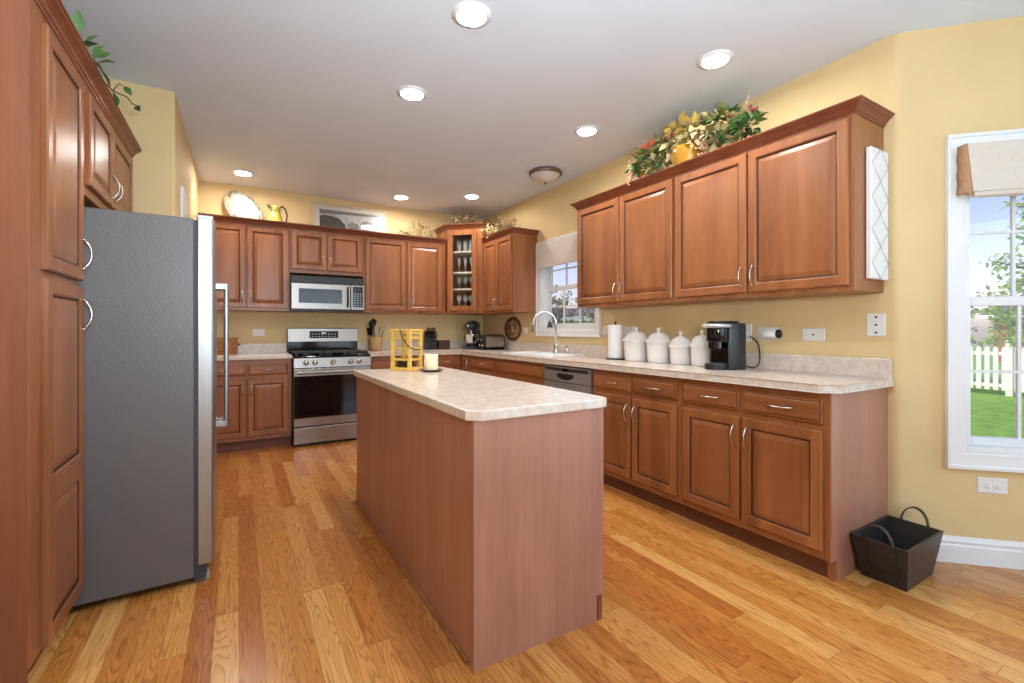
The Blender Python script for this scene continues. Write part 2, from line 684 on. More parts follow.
# right wall in a frame running from the back corner towards the camera
FR = Matrix.Translation((Xr, Yb, 0)) @ Matrix.Rotation(R(-90), 4, 'Z')
g = G()
KY0, KY1, KZ0, KZ1 = 3.397, 4.316, 1.195, 2.095     # kitchen window opening
holed_wall(g, Yb - Yc - 0.02, ZC, 0.14, Yb - KY1, Yb - KY0, KZ0, KZ1, FR)
arc = []
rb = 0.05
t0 = rb * math.tan(R(22.5))
cxy = (Xr + rb, Yc + t0)
for i in range(7):
    a = R(180 + 45 * i / 6)
    arc.append((cxy[0] + rb * math.cos(a), cxy[1] + rb * math.sin(a)))
g.prism(arc + [(Xr + 0.14, Yc + t0)], 0, ZC, smooth=False)
struct(g.obj('wall_right', 'wall_paint'))
FB = Matrix.Translation((bay(0)[0], bay(0)[1], 0)) @ Matrix.Rotation(R(-45), 4, 'Z')
g = G()
BS0, BS1, BZ0, BZ1 = 0.30, 1.02, 0.575, 2.085
g.box(t0, 0, 0, BS0, 0.14, ZC, mt=FB)
g.box(BS1, 0, 0, 1.27, 0.14, ZC, mt=FB)
g.box(BS0, 0, 0, BS1, 0.14, BZ0, mt=FB)
g.box(BS0, 0, BZ1, BS1, 0.14, ZC, mt=FB)
struct(g.obj('wall_bay', 'wall_paint'))
struct(G().box(XL - 0.12, Yb, 0, Xr + 0.14, Yb + 0.12, ZC).obj('wall_back', 'wall_paint'))
rc = [(XL - 0.015 + 0.015 * math.cos(R(-90 + 15 * i)), 3.731 + 0.015 * math.sin(R(-90 + 15 * i))) for i in range(7)]
struct(G().prism([(-1.32, 3.716)] + rc + [(XL, Yb), (XL - 0.12, Yb), (XL - 0.12, 3.836), (-1.32, 3.836)], 0, ZC).obj('wall_left', 'wall_paint'))
struct(G().box(-1.32, -2.72, 0, -1.20, 3.716, ZC).obj('wall_pantry', 'wall_paint'))
g = G()
holed_wall(g, 4.25, ZC, 0.12, 1.35, 4.10, 0.5, 2.35, Matrix.Translation((-1.2, -2.72, 0)))
struct(g.obj('wall_rear', 'wall_paint'))
g = G()
pb = bay(1.27)
holed_wall(g, 1.93, ZC, 0.12, 0.1, 1.8, 0.02, 2.2, Matrix.Translation((pb[0], pb[1], 0)) @ Matrix.Rotation(R(-90), 4, 'Z'))
struct(g.obj('wall_patio', 'wall_paint'))
struct(G().box(0, 0, 0, 1.35, 0.12, ZC, mt=Matrix.Translation((pb[0], pb[1] - 1.92, 0)) @ Matrix.Rotation(R(-135), 4, 'Z')).obj('wall_rear_bay', 'wall_paint'))

# baseboard of the angled wall
base_prof = [(0, 0), (0.014, 0), (0.014, 0.085), (0.009, 0.095), (0.011, 0.108), (0.006, 0.122), (0.003, 0.132), (0, 0.132)]
struct(G().sweep(base_prof, [bay(0.02, -0.001), bay(1.27, -0.001)]).obj('baseboard_bay', 'trim_paint'))

# flat white panel on the left wall, mostly behind the fridge
wpn = thing('wall_panel', 'flat white panel on the left wall, just above and behind the fridge', 'panel', (XL, 4.02, 1.78), R(90))
G().rings(0.27, 0.43, [(0, -0.001), (0, -0.016), (0.004, -0.02), (0.03, -0.02), (0.034, -0.016)], [0] * 4).obj('board', 'trim_paint', wpn)


def casing(g, x0, x1, z0, z1, w, y0=-0.001, sill=False):
    """moulded window casing around an opening, standing proud of the wall towards -y"""
    lv = [(0, 0), (0, -0.026), (0.014, -0.026), (0.02, -0.018), (w - 0.018, -0.016), (w - 0.012, -0.011), (w, -0.011), (w, 0.0)]
    rg = []
    for i, y in lv:
        rg.append([g.V((a, y0 + y, b)) for a, b in ((x0 - w + i, z0 - w + i), (x1 + w - i, z0 - w + i), (x1 + w - i, z1 + w - i), (x0 - w + i, z1 + w - i))])
    for a, b in zip(rg, rg[1:] + rg[:1]):
        for i in range(4):
            j = (i + 1) % 4
            g._f([a[i], a[j], b[j], b[i]])


def window(name, fr_loc, rotz, x0, x1, z0, z1, zmeet, cw, cols, depth_lo, depth_hi, stile_l, stile_r):
    root = bpy.data.objects.new(name, None)
    COL.objects.link(root)
    struct(root)
    root.location = fr_loc
    root.rotation_euler = (0, 0, rotz)
    g = G()
    casing(g, x0, x1, z0, z1, cw)
    g.obj('casing', 'trim_paint', root)
    g = G()
    jt = 0.014
    g.box(x0, 0, z0, x0 + jt, 0.135, z1)
    g.box(x1 - jt, 0, z0, x1, 0.135, z1)
    g.box(x0 + jt, 0, z0, x1 - jt, 0.135, z0 + jt)
    g.box(x0 + jt, 0, z1 - jt, x1 - jt, 0.135, z1)
    g.obj('jamb', 'trim_paint', root)
    for nm, a, b, d in (('lower_sash', z0 + jt, zmeet + 0.02, depth_lo), ('upper_sash', zmeet - 0.02, z1 - jt, depth_hi)):
        g = G()
        L, Rr = x0 + jt, x1 - jt
        g.box(L, d, a, L + stile_l, d + 0.03, b, bv=0.003)
        g.box(Rr - stile_r, d, a, Rr, d + 0.03, b, bv=0.003)
        g.box(L + stile_l, d, a, Rr - stile_r, d + 0.03, a + 0.045, bv=0.003)
        g.box(L + stile_l, d, b - 0.045, Rr - stile_r, d + 0.03, b, bv=0.003)
        ia, ib, iL, iR = a + 0.045, b - 0.045, L + stile_l, Rr - stile_r
        for k in range(1, cols):
            xm = iL + (iR - iL) * k / cols
            g.box(xm - 0.007, d + 0.006, ia, xm + 0.007, d + 0.022, ib)
        zm = (ia + ib) / 2
        g.box(iL, d + 0.0065, zm - 0.007, iR, d + 0.0215, zm + 0.007)
        sash = g.obj(nm, 'trim_paint', root)
        G().box(iL - 0.004, d + 0.012, ia - 0.004, iR + 0.004, d + 0.016, ib + 0.004).obj('pane', 'window_glass', sash)
    return root


window('window_1', (Xr, Yb, 0), R(-90), Yb - KY1, Yb - KY0, KZ0, KZ1, 1.645, 0.083, 3, 0.06, 0.095, 0.035, 0.035)
window('window_2', (bay(0)[0], bay(0)[1], 0), R(-45), BS0, BS1, BZ0, BZ1, 1.335, 0.092, 3, 0.05, 0.085, 0.035, 0.035)

# ------------------------------------------------------------------ cabinets
_pull = {}


def pull_mesh(L):
    g = G()
    pts, rs = [], []
    for i in range(13):
        u = -1 + 2 * i / 12
        pts.append((0, -0.006 - 0.024 * (1 - abs(u) ** 2.2), u * L / 2))
        rs.append(0.0042 + 0.0022 * abs(u) ** 3)
    g.tube(pts, rs, 8)
    for sgn in (-1, 1):
        g.ball((0, -0.006, sgn * L / 2), 0.0075, 0, 8)
        g.cyl((0, 0, sgn * L / 2), (0, -0.008, sgn * L / 2), 0.006, n=8)
    return g


def pull(parent, x, z, t_, horiz=False, L=0.11):
    k = (L,)
    if k not in _pull:
        o = pull_mesh(L).obj('handle', 'nickel', parent)
        _pull[k] = o
    else:
        o = inst(_pull[k], parent)
    o.name = 'handle'
    o.location = (x, -t_ + 0.0005, z)
    o.rotation_euler = (0, R(90) if horiz else 0, 0)
    return o


def door_front(w, h, t_=0.02, fw=0.055, split=None):
    g = G()
    lv = [(0, -0.0005), (0, -t_ + 0.005), (0.005, -t_), (fw - 0.010, -t_), (fw - 0.003, -t_ + 0.004), (fw, -t_ + 0.0095), (fw + 0.005, -t_ + 0.0105),
          (fw + 0.030, -t_ + 0.003), (fw + 0.033, -t_ + 0.0025)]
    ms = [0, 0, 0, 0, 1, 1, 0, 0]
    if split is None:
        g.rings(w, h, lv, ms)
    else:
        g.box(0, -0.0005 - 0.005, 0, w, -0.0005, h)
        # two panels in one frame
        for a, b in ((0, split + fw / 2), (split - fw / 2, h)):
            pass
        g2 = [(0, split), (split, h)]
        for a, b in g2:
            lv2 = [(0, -0.0045), (0, -t_), (fw - 0.010, -t_)] + lv[4:]
            g.rings(w, b - a, lv2, [0, 0, 0, 1, 1, 0, 0], 0, a)
    return g


def drawer_front(w, h, t_=0.02):
    g = G()
    lv = [(0, -0.0005), (0, -0.010), (0.003, -0.012), (0.010, -0.013), (0.013, -0.016), (0.018, -t_), (0.022, -t_)]
    g.rings(w, h, lv, [0, 0, 0, 1, 0, 0])
    return g


def cabinet(name, label, cat, loc, rotz, w, d, h, doors=(), drawers=(), toe=0.0, group=None, lip=0.0, body_mat='cherry', body=True):
    """local frame: x to the right seen from the front, y into the wall, z up from the base"""
    root = thing(name, label, cat, loc, rotz, group)
    if body:
        g = G()
        if toe:
            g.box(0, 0, toe, w, d, h, bv=0.0015, seg=1)
            g.box(0.001, 0.048, 0, w - 0.001, d, toe + 0.002, 1)
        else:
            g.box(0, 0, 0.012 if lip else 0, w, d, h, bv=0.0015, seg=1)
            if lip:
                g.box(0, 0, 0, w, 0.02, 0.013)
                g.box(0, 0.02, 0, 0.016, d, 0.013)
                g.box(w - 0.016, 0.02, 0, w, d, 0.013)
        g.obj('carcass', [body_mat, 'toe_wood'], root)
    for (x0, x1, z0, z1, hs, hz) in doors:
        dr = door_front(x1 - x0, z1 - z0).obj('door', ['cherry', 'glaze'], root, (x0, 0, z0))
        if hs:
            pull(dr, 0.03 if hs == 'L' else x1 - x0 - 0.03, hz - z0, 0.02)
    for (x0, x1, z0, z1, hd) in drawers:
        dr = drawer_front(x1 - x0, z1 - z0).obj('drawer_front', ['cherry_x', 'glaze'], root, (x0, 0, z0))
        if hd:
            pull(dr, (x1 - x0) / 2, (z1 - z0) / 2, 0.02, True, 0.12)
    return root


crown_prof = lambda z: [(0.0004, z), (0.004, z), (0.007, z + 0.009), (0.012, z + 0.013), (0.017, z + 0.024), (0.028, z + 0.036), (0.041, z + 0.043), (0.043, z + 0.049), (0.049, z + 0.051), (0.049, z + 0.058), (0.0004, z + 0.058)]


def crown(path, z, label, inner=None):
    g = G()
    g.sweep(crown_prof(z), path)
    return tag(g.obj('crown_molding', 'crown_wood'), label, 'molding')


XU, XB = Xr - 0.33, 2.372          # faces of wall and base cabinets on the right wall
YU, YBB = Yb - 0.33, 5.175         # the same on the back wall
ZU, ZUT = 1.384, 2.276
HU = ZUT - ZU
RW, LW = R(-90), R(90)
dz = lambda z: z - ZU

# --- right wall uppers
Y1, Y2, Y3 = 3.265, 2.183, 1.088
cabinet('wall_cabinet', 'two-door stained wood wall cabinet under the flower pots, right of the sink window', 'cabinet', (XU, Y1, ZU), RW, Y1 - Y2 - 0.002, 0.327, HU,
        [(0.018, Y1 - 2.726, dz(1.412), dz(2.25), 'R', dz(1.505)), (Y1 - 2.716, Y1 - 2.199, dz(1.412), dz(2.25), 'L', dz(1.505))], group='stained wood wall cabinets')
cabinet('wall_cabinet', 'two-door stained wood wall cabinet above the coffee maker, with a white panel on its end', 'cabinet', (XU, Y2, ZU), RW, Y2 - Y3, 0.327, HU,
        [(0.010, Y2 - 1.646, dz(1.412), dz(2.25), 'R', dz(1.505)), (Y2 - 1.635, Y2 - 1.108, dz(1.412), dz(2.25), 'L', dz(1.505))], group='stained wood wall cabinets')
crown([(Xr - 0.002, Y1), (XU, Y1), (XU, Y3), (Xr - 0.002, Y3)][::1], ZUT - 0.008, 'dark wood crown molding on the wall cabinets right of the sink window')
# --- window-side upper
Y4, Y5 = 5.098, 4.405
cabinet('wall_cabinet', 'narrow two-door stained wood wall cabinet left of the sink window', 'cabinet', (XU, Y4, ZU), RW, Y4 - Y5, 0.327, HU,
        [(0.012, Y4 - 4.775, dz(1.412), dz(2.25), 'R', dz(1.50)), (Y4 - 4.765, Y4 - 4.42, dz(1.412), dz(2.25), 'L', dz(1.50))], group='stained wood wall cabinets')
crown([(XU, Y4 - 0.004), (XU, Y5), (Xr - 0.002, Y5)], ZUT - 0.008, 'dark wood crown molding on the narrow cabinet left of the sink window')
# --- back wall uppers
xa, xb_, xc, xd = -0.34, 0.474, 1.238, 2.262
cabinet('wall_cabinet', 'two-door stained wood wall cabinet beside the fridge, under the plate and pitcher', 'cabinet', (xa, YU, ZU), 0, xb_ - xa - 0.001, 0.327, HU,
        [(0.018, 0.062 - xa, dz(1.412), dz(2.25), 'R', dz(1.52)), (0.076 - xa, 0.456 - xa, dz(1.412), dz(2.25), 'L', dz(1.52))], group='stained wood wall cabinets')
cabinet('wall_cabinet', 'short two-door stained wood wall cabinet directly over the microwave', 'cabinet', (xb_, YU, 1.80), 0, xc - xb_ - 0.001, 0.327, ZUT - 1.80,
        [(0.016, 0.838 - xb_, 0.04, 0.45, 'R', 0.13), (0.852 - xb_, 1.222 - xb_, 0.04, 0.45, 'L', 0.13)], group='stained wood wall cabinets')
cabinet('wall_cabinet', 'two-door stained wood wall cabinet between the microwave and the glass corner cabinet', 'cabinet', (xc, YU, ZU), 0, xd - xc, 0.327, HU,
        [(0.026, 1.738 - xc, dz(1.412), dz(2.25), 'R', dz(1.52)), (1.760 - xc, 2.205 - xc, dz(1.412), dz(2.25), 'L', dz(1.52))], group='stained wood wall cabinets')
crown([(xa, YU), (xd, YU)][::-1] if False else [(xa, YU), (xd, YU)], ZUT - 0.008, 'dark wood crown molding along the back wall cabinets')

# --- diagonal corner cabinet with a glass door
A, B = Vector((2.275, 5.42)), Vector((2.614, 5.100))
ang = math.atan2(B.y - A.y, B.x - A.x)
wd = (B - A).length
CZ0, CZ1 = 1.392, 2.46
root = thing('corner_cabinet', 'tall diagonal corner cabinet with a glass door and glassware inside', 'cabinet', (A.x, A.y, CZ0), ang)
inv = Matrix.Rotation(-ang, 2)
loc2 = lambda x, y: tuple(inv @ (Vector((x, y)) - A))
pent = [loc2(A.x, A.y), loc2(B.x, B.y), loc2(Xr - 0.003, B.y), loc2(Xr - 0.003, Yb - 0.003), loc2(A.x, Yb - 0.003)]
H = CZ1 - CZ0


def panel_between(g, p, q, th, z0, z1, m=0):
    p, q = Vector(p), Vector(q)
    n = (q - p).normalized()
    n = Vector((-n.y, n.x)) * th
    g.prism([p, q, q + n, p + n], z0, z1, m)


g = G()
g.prism(pent, 0, 0.018)
g.prism(pent, H - 0.018, H)
for i in range(1, 5):
    panel_between(g, pent[i], pent[(i + 1) % 5], 0.015, 0.018, H - 0.018)
g.box(0, 0, 0.018, 0.035, 0.02, H - 0.018)
g.box(wd - 0.075, 0, 0.018, wd, 0.02, H - 0.018)
g.box(0.035, 0, 0.018, wd - 0.075, 0.02, 0.05)
g.box(0.035, 0, H - 0.05, wd - 0.075, 0.02, H - 0.018)
g.obj('carcass', 'cherry', root)
gz = [1.482, 1.698, 1.909, 2.173, 2.374]
inner = [(0.03, 0.03), (wd - 0.03, 0.03), (pent[2][0] * 0.93, pent[2][1] * 0.93), (pent[3][0], pent[3][1] * 0.93), (pent[4][0] * 0.9, pent[4][1] * 0.93)]
for z in gz[1:4]:
    G().prism(inner, z - CZ0 - 0.011, z - CZ0 + 0.008).obj('shelf', 'shelf_paint', root)
# door
dx0, dx1, z0, z1 = 0.018, 0.392, 1.425 - CZ0, 2.43 - CZ0
fx0, fx1, fz0, fz1 = 0.081, 0.331, gz[0] - CZ0, gz[4] - CZ0
g = G()
for a in ((dx0, z0, fx0, z1), (fx1, z0, dx1, z1), (fx0, z0, fx1, fz0), (fx0, fz1, fx1, z1)):
    g.box(a[0], -0.02, a[1], a[2], -0.0005, a[3], bv=0.002, seg=1)
dr = g.obj('door', 'cherry', root)
G().box(fx0 - 0.002, -0.010, fz0 - 0.002, fx1 + 0.002, -0.006, fz1 + 0.002).obj('pane', 'cabinet_glass', dr)
pull(dr, dx1 - 0.028, fz0 + 0.06, 0.02)
crown([(A.x, Yb - 0.003), tuple(A), tuple(B), (Xr - 0.003, B.y)], CZ1 - 0.008, 'dark wood crown molding on top of the diagonal corner cabinet')


def glass_mesh(kind):
    g = G()
    if kind == 'goblet':
        pr_ = [(0, 0), (0.03, 0), (0.03, 0.003), (0.006, 0.010), (0.005, 0.055), (0.012, 0.065), (0.033, 0.085), (0.036, 0.12), (0.032, 0.15), (0.030, 0.15), (0.034, 0.12), (0.031, 0.088), (0, 0.070)]
    elif kind == 'flute':
        pr_ = [(0, 0), (0.028, 0), (0.028, 0.003), (0.005, 0.010), (0.004, 0.07), (0.012, 0.085), (0.024, 0.13), (0.024, 0.19), (0.021, 0.19), (0.021, 0.13), (0, 0.09)]
    elif kind == 'wine':
        pr_ = [(0, 0), (0.03, 0), (0.03, 0.003), (0.005, 0.009), (0.004, 0.06), (0.02, 0.075), (0.034, 0.105), (0.028, 0.155), (0.026, 0.155), (0.031, 0.105), (0, 0.078)]
    else:
        pr_ = [(0, 0), (0.030, 0), (0.034, 0.14), (0.031, 0.14), (0.027, 0.008), (0, 0.008)]
    return g.lathe(pr_, n=14)


rows = [('bottom', 'goblet', 'thick stemmed goblet', CZ0 + 0.0185), ('second lowest', 'wine', 'wine glass', gz[1] + 0.0085), ('second highest', 'flute', 'champagne flute', gz[2] + 0.0085), ('top', 'tumbler', 'straight tumbler', gz[3] + 0.0085)]
mt = Matrix.Translation((A.x, A.y, 0)) @ Matrix.Rotation(ang, 4, 'Z')
for shelf, kind, words_, z in rows:
    src = None
    zz = z
    if shelf == 'bottom':
        zz = gz[0] + 0.002 - 0.012
        G().prism(inner, zz - CZ0 - 0.012, zz - CZ0 - 0.0005).obj('shelf', 'shelf_paint', root)
    for i, pos in enumerate(('left', 'middle', 'right')):
        p = mt @ Vector((0.125 + 0.083 * i, 0.10 + 0.01 * (i % 2), zz))
        if src is None:
            o = src = glass_mesh(kind).obj({'goblet': 'goblet', 'wine': 'wine_glass', 'flute': 'champagne_flute', 'tumbler': 'tumbler'}[kind], 'stemware')
        else:
            o = inst(src)
        o.location = p
        tag(o, f'clear {words_}, {shelf} shelf of the corner cabinet, {pos} of three', 'glass', 'glasses in the corner cabinet')

# --- base cabinets, right wall
ZB = 0.888
BD = Xr - XB - 0.003
DW0, DW1 = 3.385, 2.745
YE = 1.075
YM = 1.911


def base2(label, ya, yb, ym, **kw):
    w = ya - yb
    a, b = 0.018, w - 0.03
    m = ya - ym
    return cabinet('base_cabinet', label, 'cabinet', (XB, ya, 0), RW, w, BD, ZB,
                   [(a, m - 0.010, 0.14, 0.708, 'R', 0.60), (m + 0.006, b, 0.14, 0.708, 'L', 0.60)],
                   [(a, m - 0.012, 0.742, 0.855, 1), (m + 0.008, b, 0.742, 0.855, 1)], toe=0.1, group='stained wood base cabinets', **kw)


bc = base2('stained wood base cabinet at the open end of the long counter, beside the black basket', YM, YE, 1.511)
G().box(YM - YE - 0.03, 0.036, 0.0, YM - YE, 0.0475, 0.098).obj('toe_trim', 'cherry', bc)
G().box(YM - YE - 0.0005, 0.0478, 0.0, YM - YE + 0.004, BD, ZB).box(YM - YE - 0.0005, 0.001, 0.1, YM - YE + 0.004, 0.0478, ZB).obj('end_panel', 'island_wood', bc)  # paler, pinker than the carcass: daylight on this side put into the colour
base2('stained wood base cabinet next to the dishwasher, two drawers over two doors', DW1 - 0.003, YM + 0.002, 2.324)
YS = 4.34
cabinet('base_cabinet', 'sink base cabinet with a wide false drawer front, left of the dishwasher', 'cabinet', (XB, YS, 0), RW, YS - DW0 - 0.003, BD, ZB - 0.2,
        [(0.018, 0.47, 0.14, 0.67, 'R', 0.60), (0.48, 0.92, 0.14, 0.67, 'L', 0.60)], [], toe=0.1, group='stained wood base cabinets')
sb = [o for o in bpy.data.objects if o.get('label', '').startswith('sink base')][0]
g = G()
g.box(0, 0, ZB - 0.2, YS - DW0 - 0.003, 0.02, ZB)
g.obj('face_frame', 'cherry_x', sb)
drawer_front(0.90, 0.113).obj('false_drawer_front', ['cherry_x', 'glaze'], sb, (0.018, 0, 0.742))
cabinet('base_cabinet', 'stained wood drawer base cabinet left of the sink, near the corner', 'cabinet', (XB, 4.925, 0), RW, 4.925 - YS - 0.002, BD, ZB,
        [(0.012, 0.57, 0.14, 0.708, 'L', 0.6)], [(0.012, 0.57, 0.742, 0.855, 1)], toe=0.1, group='stained wood base cabinets')
cabinet('base_cabinet', 'corner base cabinet with a tall narrow door where the counters meet', 'cabinet', (XB, YBB - 0.001, 0), RW, YBB - 4.929, BD, ZB,
        [(0.03, 0.236, 0.14, 0.855, 'R', 0.76)], [], toe=0.1, group='stained wood base cabinets')
# --- base cabinets, back wall
cabinet('base_cabinet', 'stained wood base cabinet between the fridge and the range', 'cabinet', (-0.34, YBB, 0), 0, 0.34 + 0.466, 0.597, ZB,
        [(0.018, 0.064 + 0.34, 0.14, 0.70, 'R', 0.60), (0.078 + 0.34, 0.434 + 0.34, 0.14, 0.70, 'L', 0.60)],
        [(0.018, 0.064 + 0.34, 0.735, 0.848, 1), (0.078 + 0.34, 0.434 + 0.34, 0.735, 0.848, 1)], toe=0.1, group='stained wood base cabinets')
cabinet('base_cabinet', 'stained wood base cabinet right of the range, behind the island', 'cabinet', (1.242, YBB, 0), 0, 2.368 - 1.242, 0.597, ZB,
        [(0.018, 0.43, 0.14, 0.70, 'R', 0.60), (0.44, 0.78, 0.14, 0.70, 'L', 0.60), (0.80, 1.10, 0.14, 0.70, 'L', 0.60)],
        [(0.018, 0.43, 0.742, 0.855, 1), (0.44, 0.78, 0.742, 0.855, 1), (0.80, 1.10, 0.742, 0.855, 1)], toe=0.1, group='stained wood base cabinets')

# --- pantry and the cabinet over the fridge
XP = -0.575
cx = lambda y: y - 2.075
pt = cabinet('pantry_cabinet', 'tall stained wood pantry cabinet with two stacked doors left of the fridge', 'cabinet', (XP, 2.045, 0), LW, 0.527, 0.62, 2.275, toe=0.1)
G().box(-0.006, 0.002, 0.0, -0.0005, 0.62, 2.26).obj('end_panel', 'cherry_shaded', pt)
for (z0, z1, sp, hz) in ((1.392, 2.225, None, 1.50), (0.11, 1.362, 0.52, 1.25)):
    dr = door_front(0.424, z1 - z0, split=sp).obj('door', ['cherry', 'glaze'], pt, (0.100, 0, z0))
    pull(dr, 0.424 - 0.03, hz - z0, 0.02, False, 0.12)
fw_ = 3.70 - 2.585
cabinet('wall_cabinet', 'two-door stained wood cabinet mounted over the fridge', 'cabinet', (XP, 2.585, 1.775), LW, fw_, 0.62, 2.275 - 1.775,
        [(0.083, 0.500, 0.045, 0.45, 'R', 0.14), (0.513, 1.015, 0.045, 0.45, 'L', 0.14)], group='stained wood wall cabinets')
crown([(XP, 3.70), (XP, 2.045), (-1.195, 2.045)][::-1], 2.267, 'dark wood crown molding over the pantry and fridge cabinets')

# ------------------------------------------------------------------ island
isl = thing('kitchen_island', 'plain stained wood kitchen island base in the middle of the oak floor', 'island', (0.70, 1.444, 0))
iw, il, ih = 0.59, 1.822, 0.867
g = G()
g.box(0, 0, 0, iw - 0.02, il, ih, bv=0.002, seg=1)
g.obj('side_panel', 'island_wood', isl)
g = G()
g.prism([(0, 0), (iw + 0.004, 0), (iw + 0.004, -0.012), (0, -0.012)][::-1], 0.1, ih)
g.prism([(0, 0), (iw - 0.008, 0), (iw - 0.008, -0.012), (0, -0.012)][::-1], 0.0, 0.1)
g.obj('end_panel', 'island_wood', isl)
G().box(iw - 0.03, -0.017, 0.0, iw - 0.009, -0.0122, 0.098).obj('toe_trim', 'crown_wood', isl)
G().box(-0.008, 0.03, 0, -0.0005, il, 0.018, bv=0.003).obj('shoe_molding', 'cherry_x', isl)
for a, b in ((0.03, 0.61), (0.625, 1.205), (1.22, 1.79)):
    dr = door_front(b - a, 0.72).obj('door', ['cherry', 'glaze'], isl, (iw - 0.02, a, 0.12), (0, 0, R(90)))
    pull(dr, 0.03, 0.60, 0.02)
out = [(0.722, 1.414), (1.275, 1.414), (1.30, 1.420), (1.314, 1.434), (1.32, 1.455), (1.32, 3.27), (1.305, 3.286), (0.695, 3.286), (0.68, 3.27), (0.68, 1.458)]
g = G()
g.prism(out, 0.868, 0.907, bv=0.006, seg=3)
tag(g.obj('island_countertop', 'laminate'), 'beige laminate countertop with clipped corners on the kitchen island', 'countertop')

# ------------------------------------------------------------------ counters
ZT = 0.93
XF, YF = 2.337, 5.14
SX0, SX1, SY0, SY1 = 2.425, 2.895, 3.45, 4.29
outl = [(Xr - 0.003, 1.045), (2.41, 1.045), (XF, 1.112), (XF, YF), (1.243, YF), (1.243, Yb - 0.003), (Xr - 0.003, Yb - 0.003)]
g = G()
g.hole_plate(outl, [rrect(SX0 + 0.012, SY0 + 0.012, SX1 - 0.012, SY1 - 0.012, 0.05, 4)], 0.890, ZT, bv=0.007)
g.box(Xr - 0.022, 1.05, ZT - 0.001, Xr - 0.003, Yb - 0.003, ZT + 0.102, bv=0.003)
g.box(1.243, Yb - 0.022, ZT - 0.001, Xr - 0.022, Yb - 0.003, ZT + 0.102, bv=0.003)
tag(g.obj('countertop', 'laminate'), 'long L-shaped beige laminate countertop with backsplash, running under the sink window', 'countertop')
g = G()
g.prism([(-0.35, YF), (0.468, YF), (0.468, Yb - 0.003), (-0.35, Yb - 0.003)], 0.890, ZT, bv=0.007, seg=3)
g.box(-0.35, Yb - 0.022, ZT - 0.001, 0.468, Yb - 0.003, ZT + 0.102, bv=0.003)
tag(g.obj('countertop', 'laminate'), 'short beige laminate countertop between the fridge and the range', 'countertop')

# sink
sk = thing('kitchen_sink', 'white double-bowl drop-in sink set in the counter under the window', 'sink', ((SX0 + SX1) / 2, (SY0 + SY1) / 2, ZT))
hx, hy = (SX1 - SX0) / 2, (SY1 - SY0) / 2
b1 = rrect(-hx + 0.045, -hy + 0.045, hx - 0.10, -0.02, 0.05, 4)
b2 = rrect(-hx + 0.045, 0.02, hx - 0.10, hy - 0.045, 0.05, 4)
g = G()
g.hole_plate(rrect(-hx, -hy, hx, hy, 0.05, 5), [b1, b2], 0.0005, 0.016, bv=0.005)
g.obj('rim', 'sink_white', sk)
for lp in (b1, b2):
    g = G()
    cx_, cy_ = sum(p[0] for p in lp) / len(lp), sum(p[1] for p in lp) / len(lp)
    rgs = []
    for k, z in ((1.0, 0.014), (0.98, -0.02), (0.94, -0.14), (0.86, -0.165)):
        rgs.append([g.V((cx_ + (p[0] - cx_) * k, cy_ + (p[1] - cy_) * k, z)) for p in lp])
    for a, b in zip(rgs, rgs[1:]):
        for i in range(len(lp)):
            g._f([a[i], a[(i + 1) % len(lp)], b[(i + 1) % len(lp)], b[i]], 0, True)
    g._f(rgs[-1])
    g.obj('basin', 'sink_white', sk)
# faucet
fx, fy, fz = 2.858, 3.89, ZT + 0.0165
fc = thing('kitchen_faucet', 'chrome gooseneck faucet arching over the white sink', 'faucet', (fx, fy, fz), R(147))
g = G()
g.lathe([(0, 0), (0.032, 0), (0.032, 0.008), (0.024, 0.016), (0.021, 0.03), (0.021, 0.085), (0.017, 0.10), (0, 0.10)], n=20)
g.prism(rrect(-0.035, -0.12, 0.035, 0.12, 0.034), 0.0, 0.006)
g.obj('base', 'chrome', fc)
pts = [(0, 0, 0.09), (0, 0, 0.30)]
Rg = 0.118
for i in range(1, 13):
    a = PI - PI * 1.02 * i / 12
    pts.append((Rg + Rg * math.cos(a), 0, 0.31 + Rg * math.sin(a)))
pts.append((2 * Rg + 0.006, 0, 0.27))
G().tube(pts, 0.0115, 12).obj('spout', 'chrome', fc)
G().tube([(2 * Rg + 0.005, 0, 0.292), (2 * Rg + 0.007, 0, 0.255), (2 * Rg + 0.008, 0, 0.215)], [0.013, 0.016, 0.018], 12).obj('spray_head', 'steel_dark', fc)
G().tube([(0, 0.018, 0.06), (-0.01, 0.045, 0.075), (-0.03, 0.075, 0.125)], [0.010, 0.008, 0.006], 8).obj('lever', 'chrome', fc)
sd = thing('soap_dispenser', 'small chrome soap dispenser beside the faucet', 'dispenser', (2.858, 3.70, fz), R(180))
G().lathe([(0, 0), (0.022, 0), (0.022, 0.006), (0.014, 0.012), (0.013, 0.05), (0.016, 0.055), (0.016, 0.065), (0, 0.068)], n=16).obj('base', 'chrome', sd)
G().tube([(0, 0, 0.06), (0, 0, 0.078), (0.02, 0, 0.086), (0.06, 0, 0.078)], [0.006, 0.006, 0.006, 0.005], 8).obj('nozzle', 'chrome', sd)

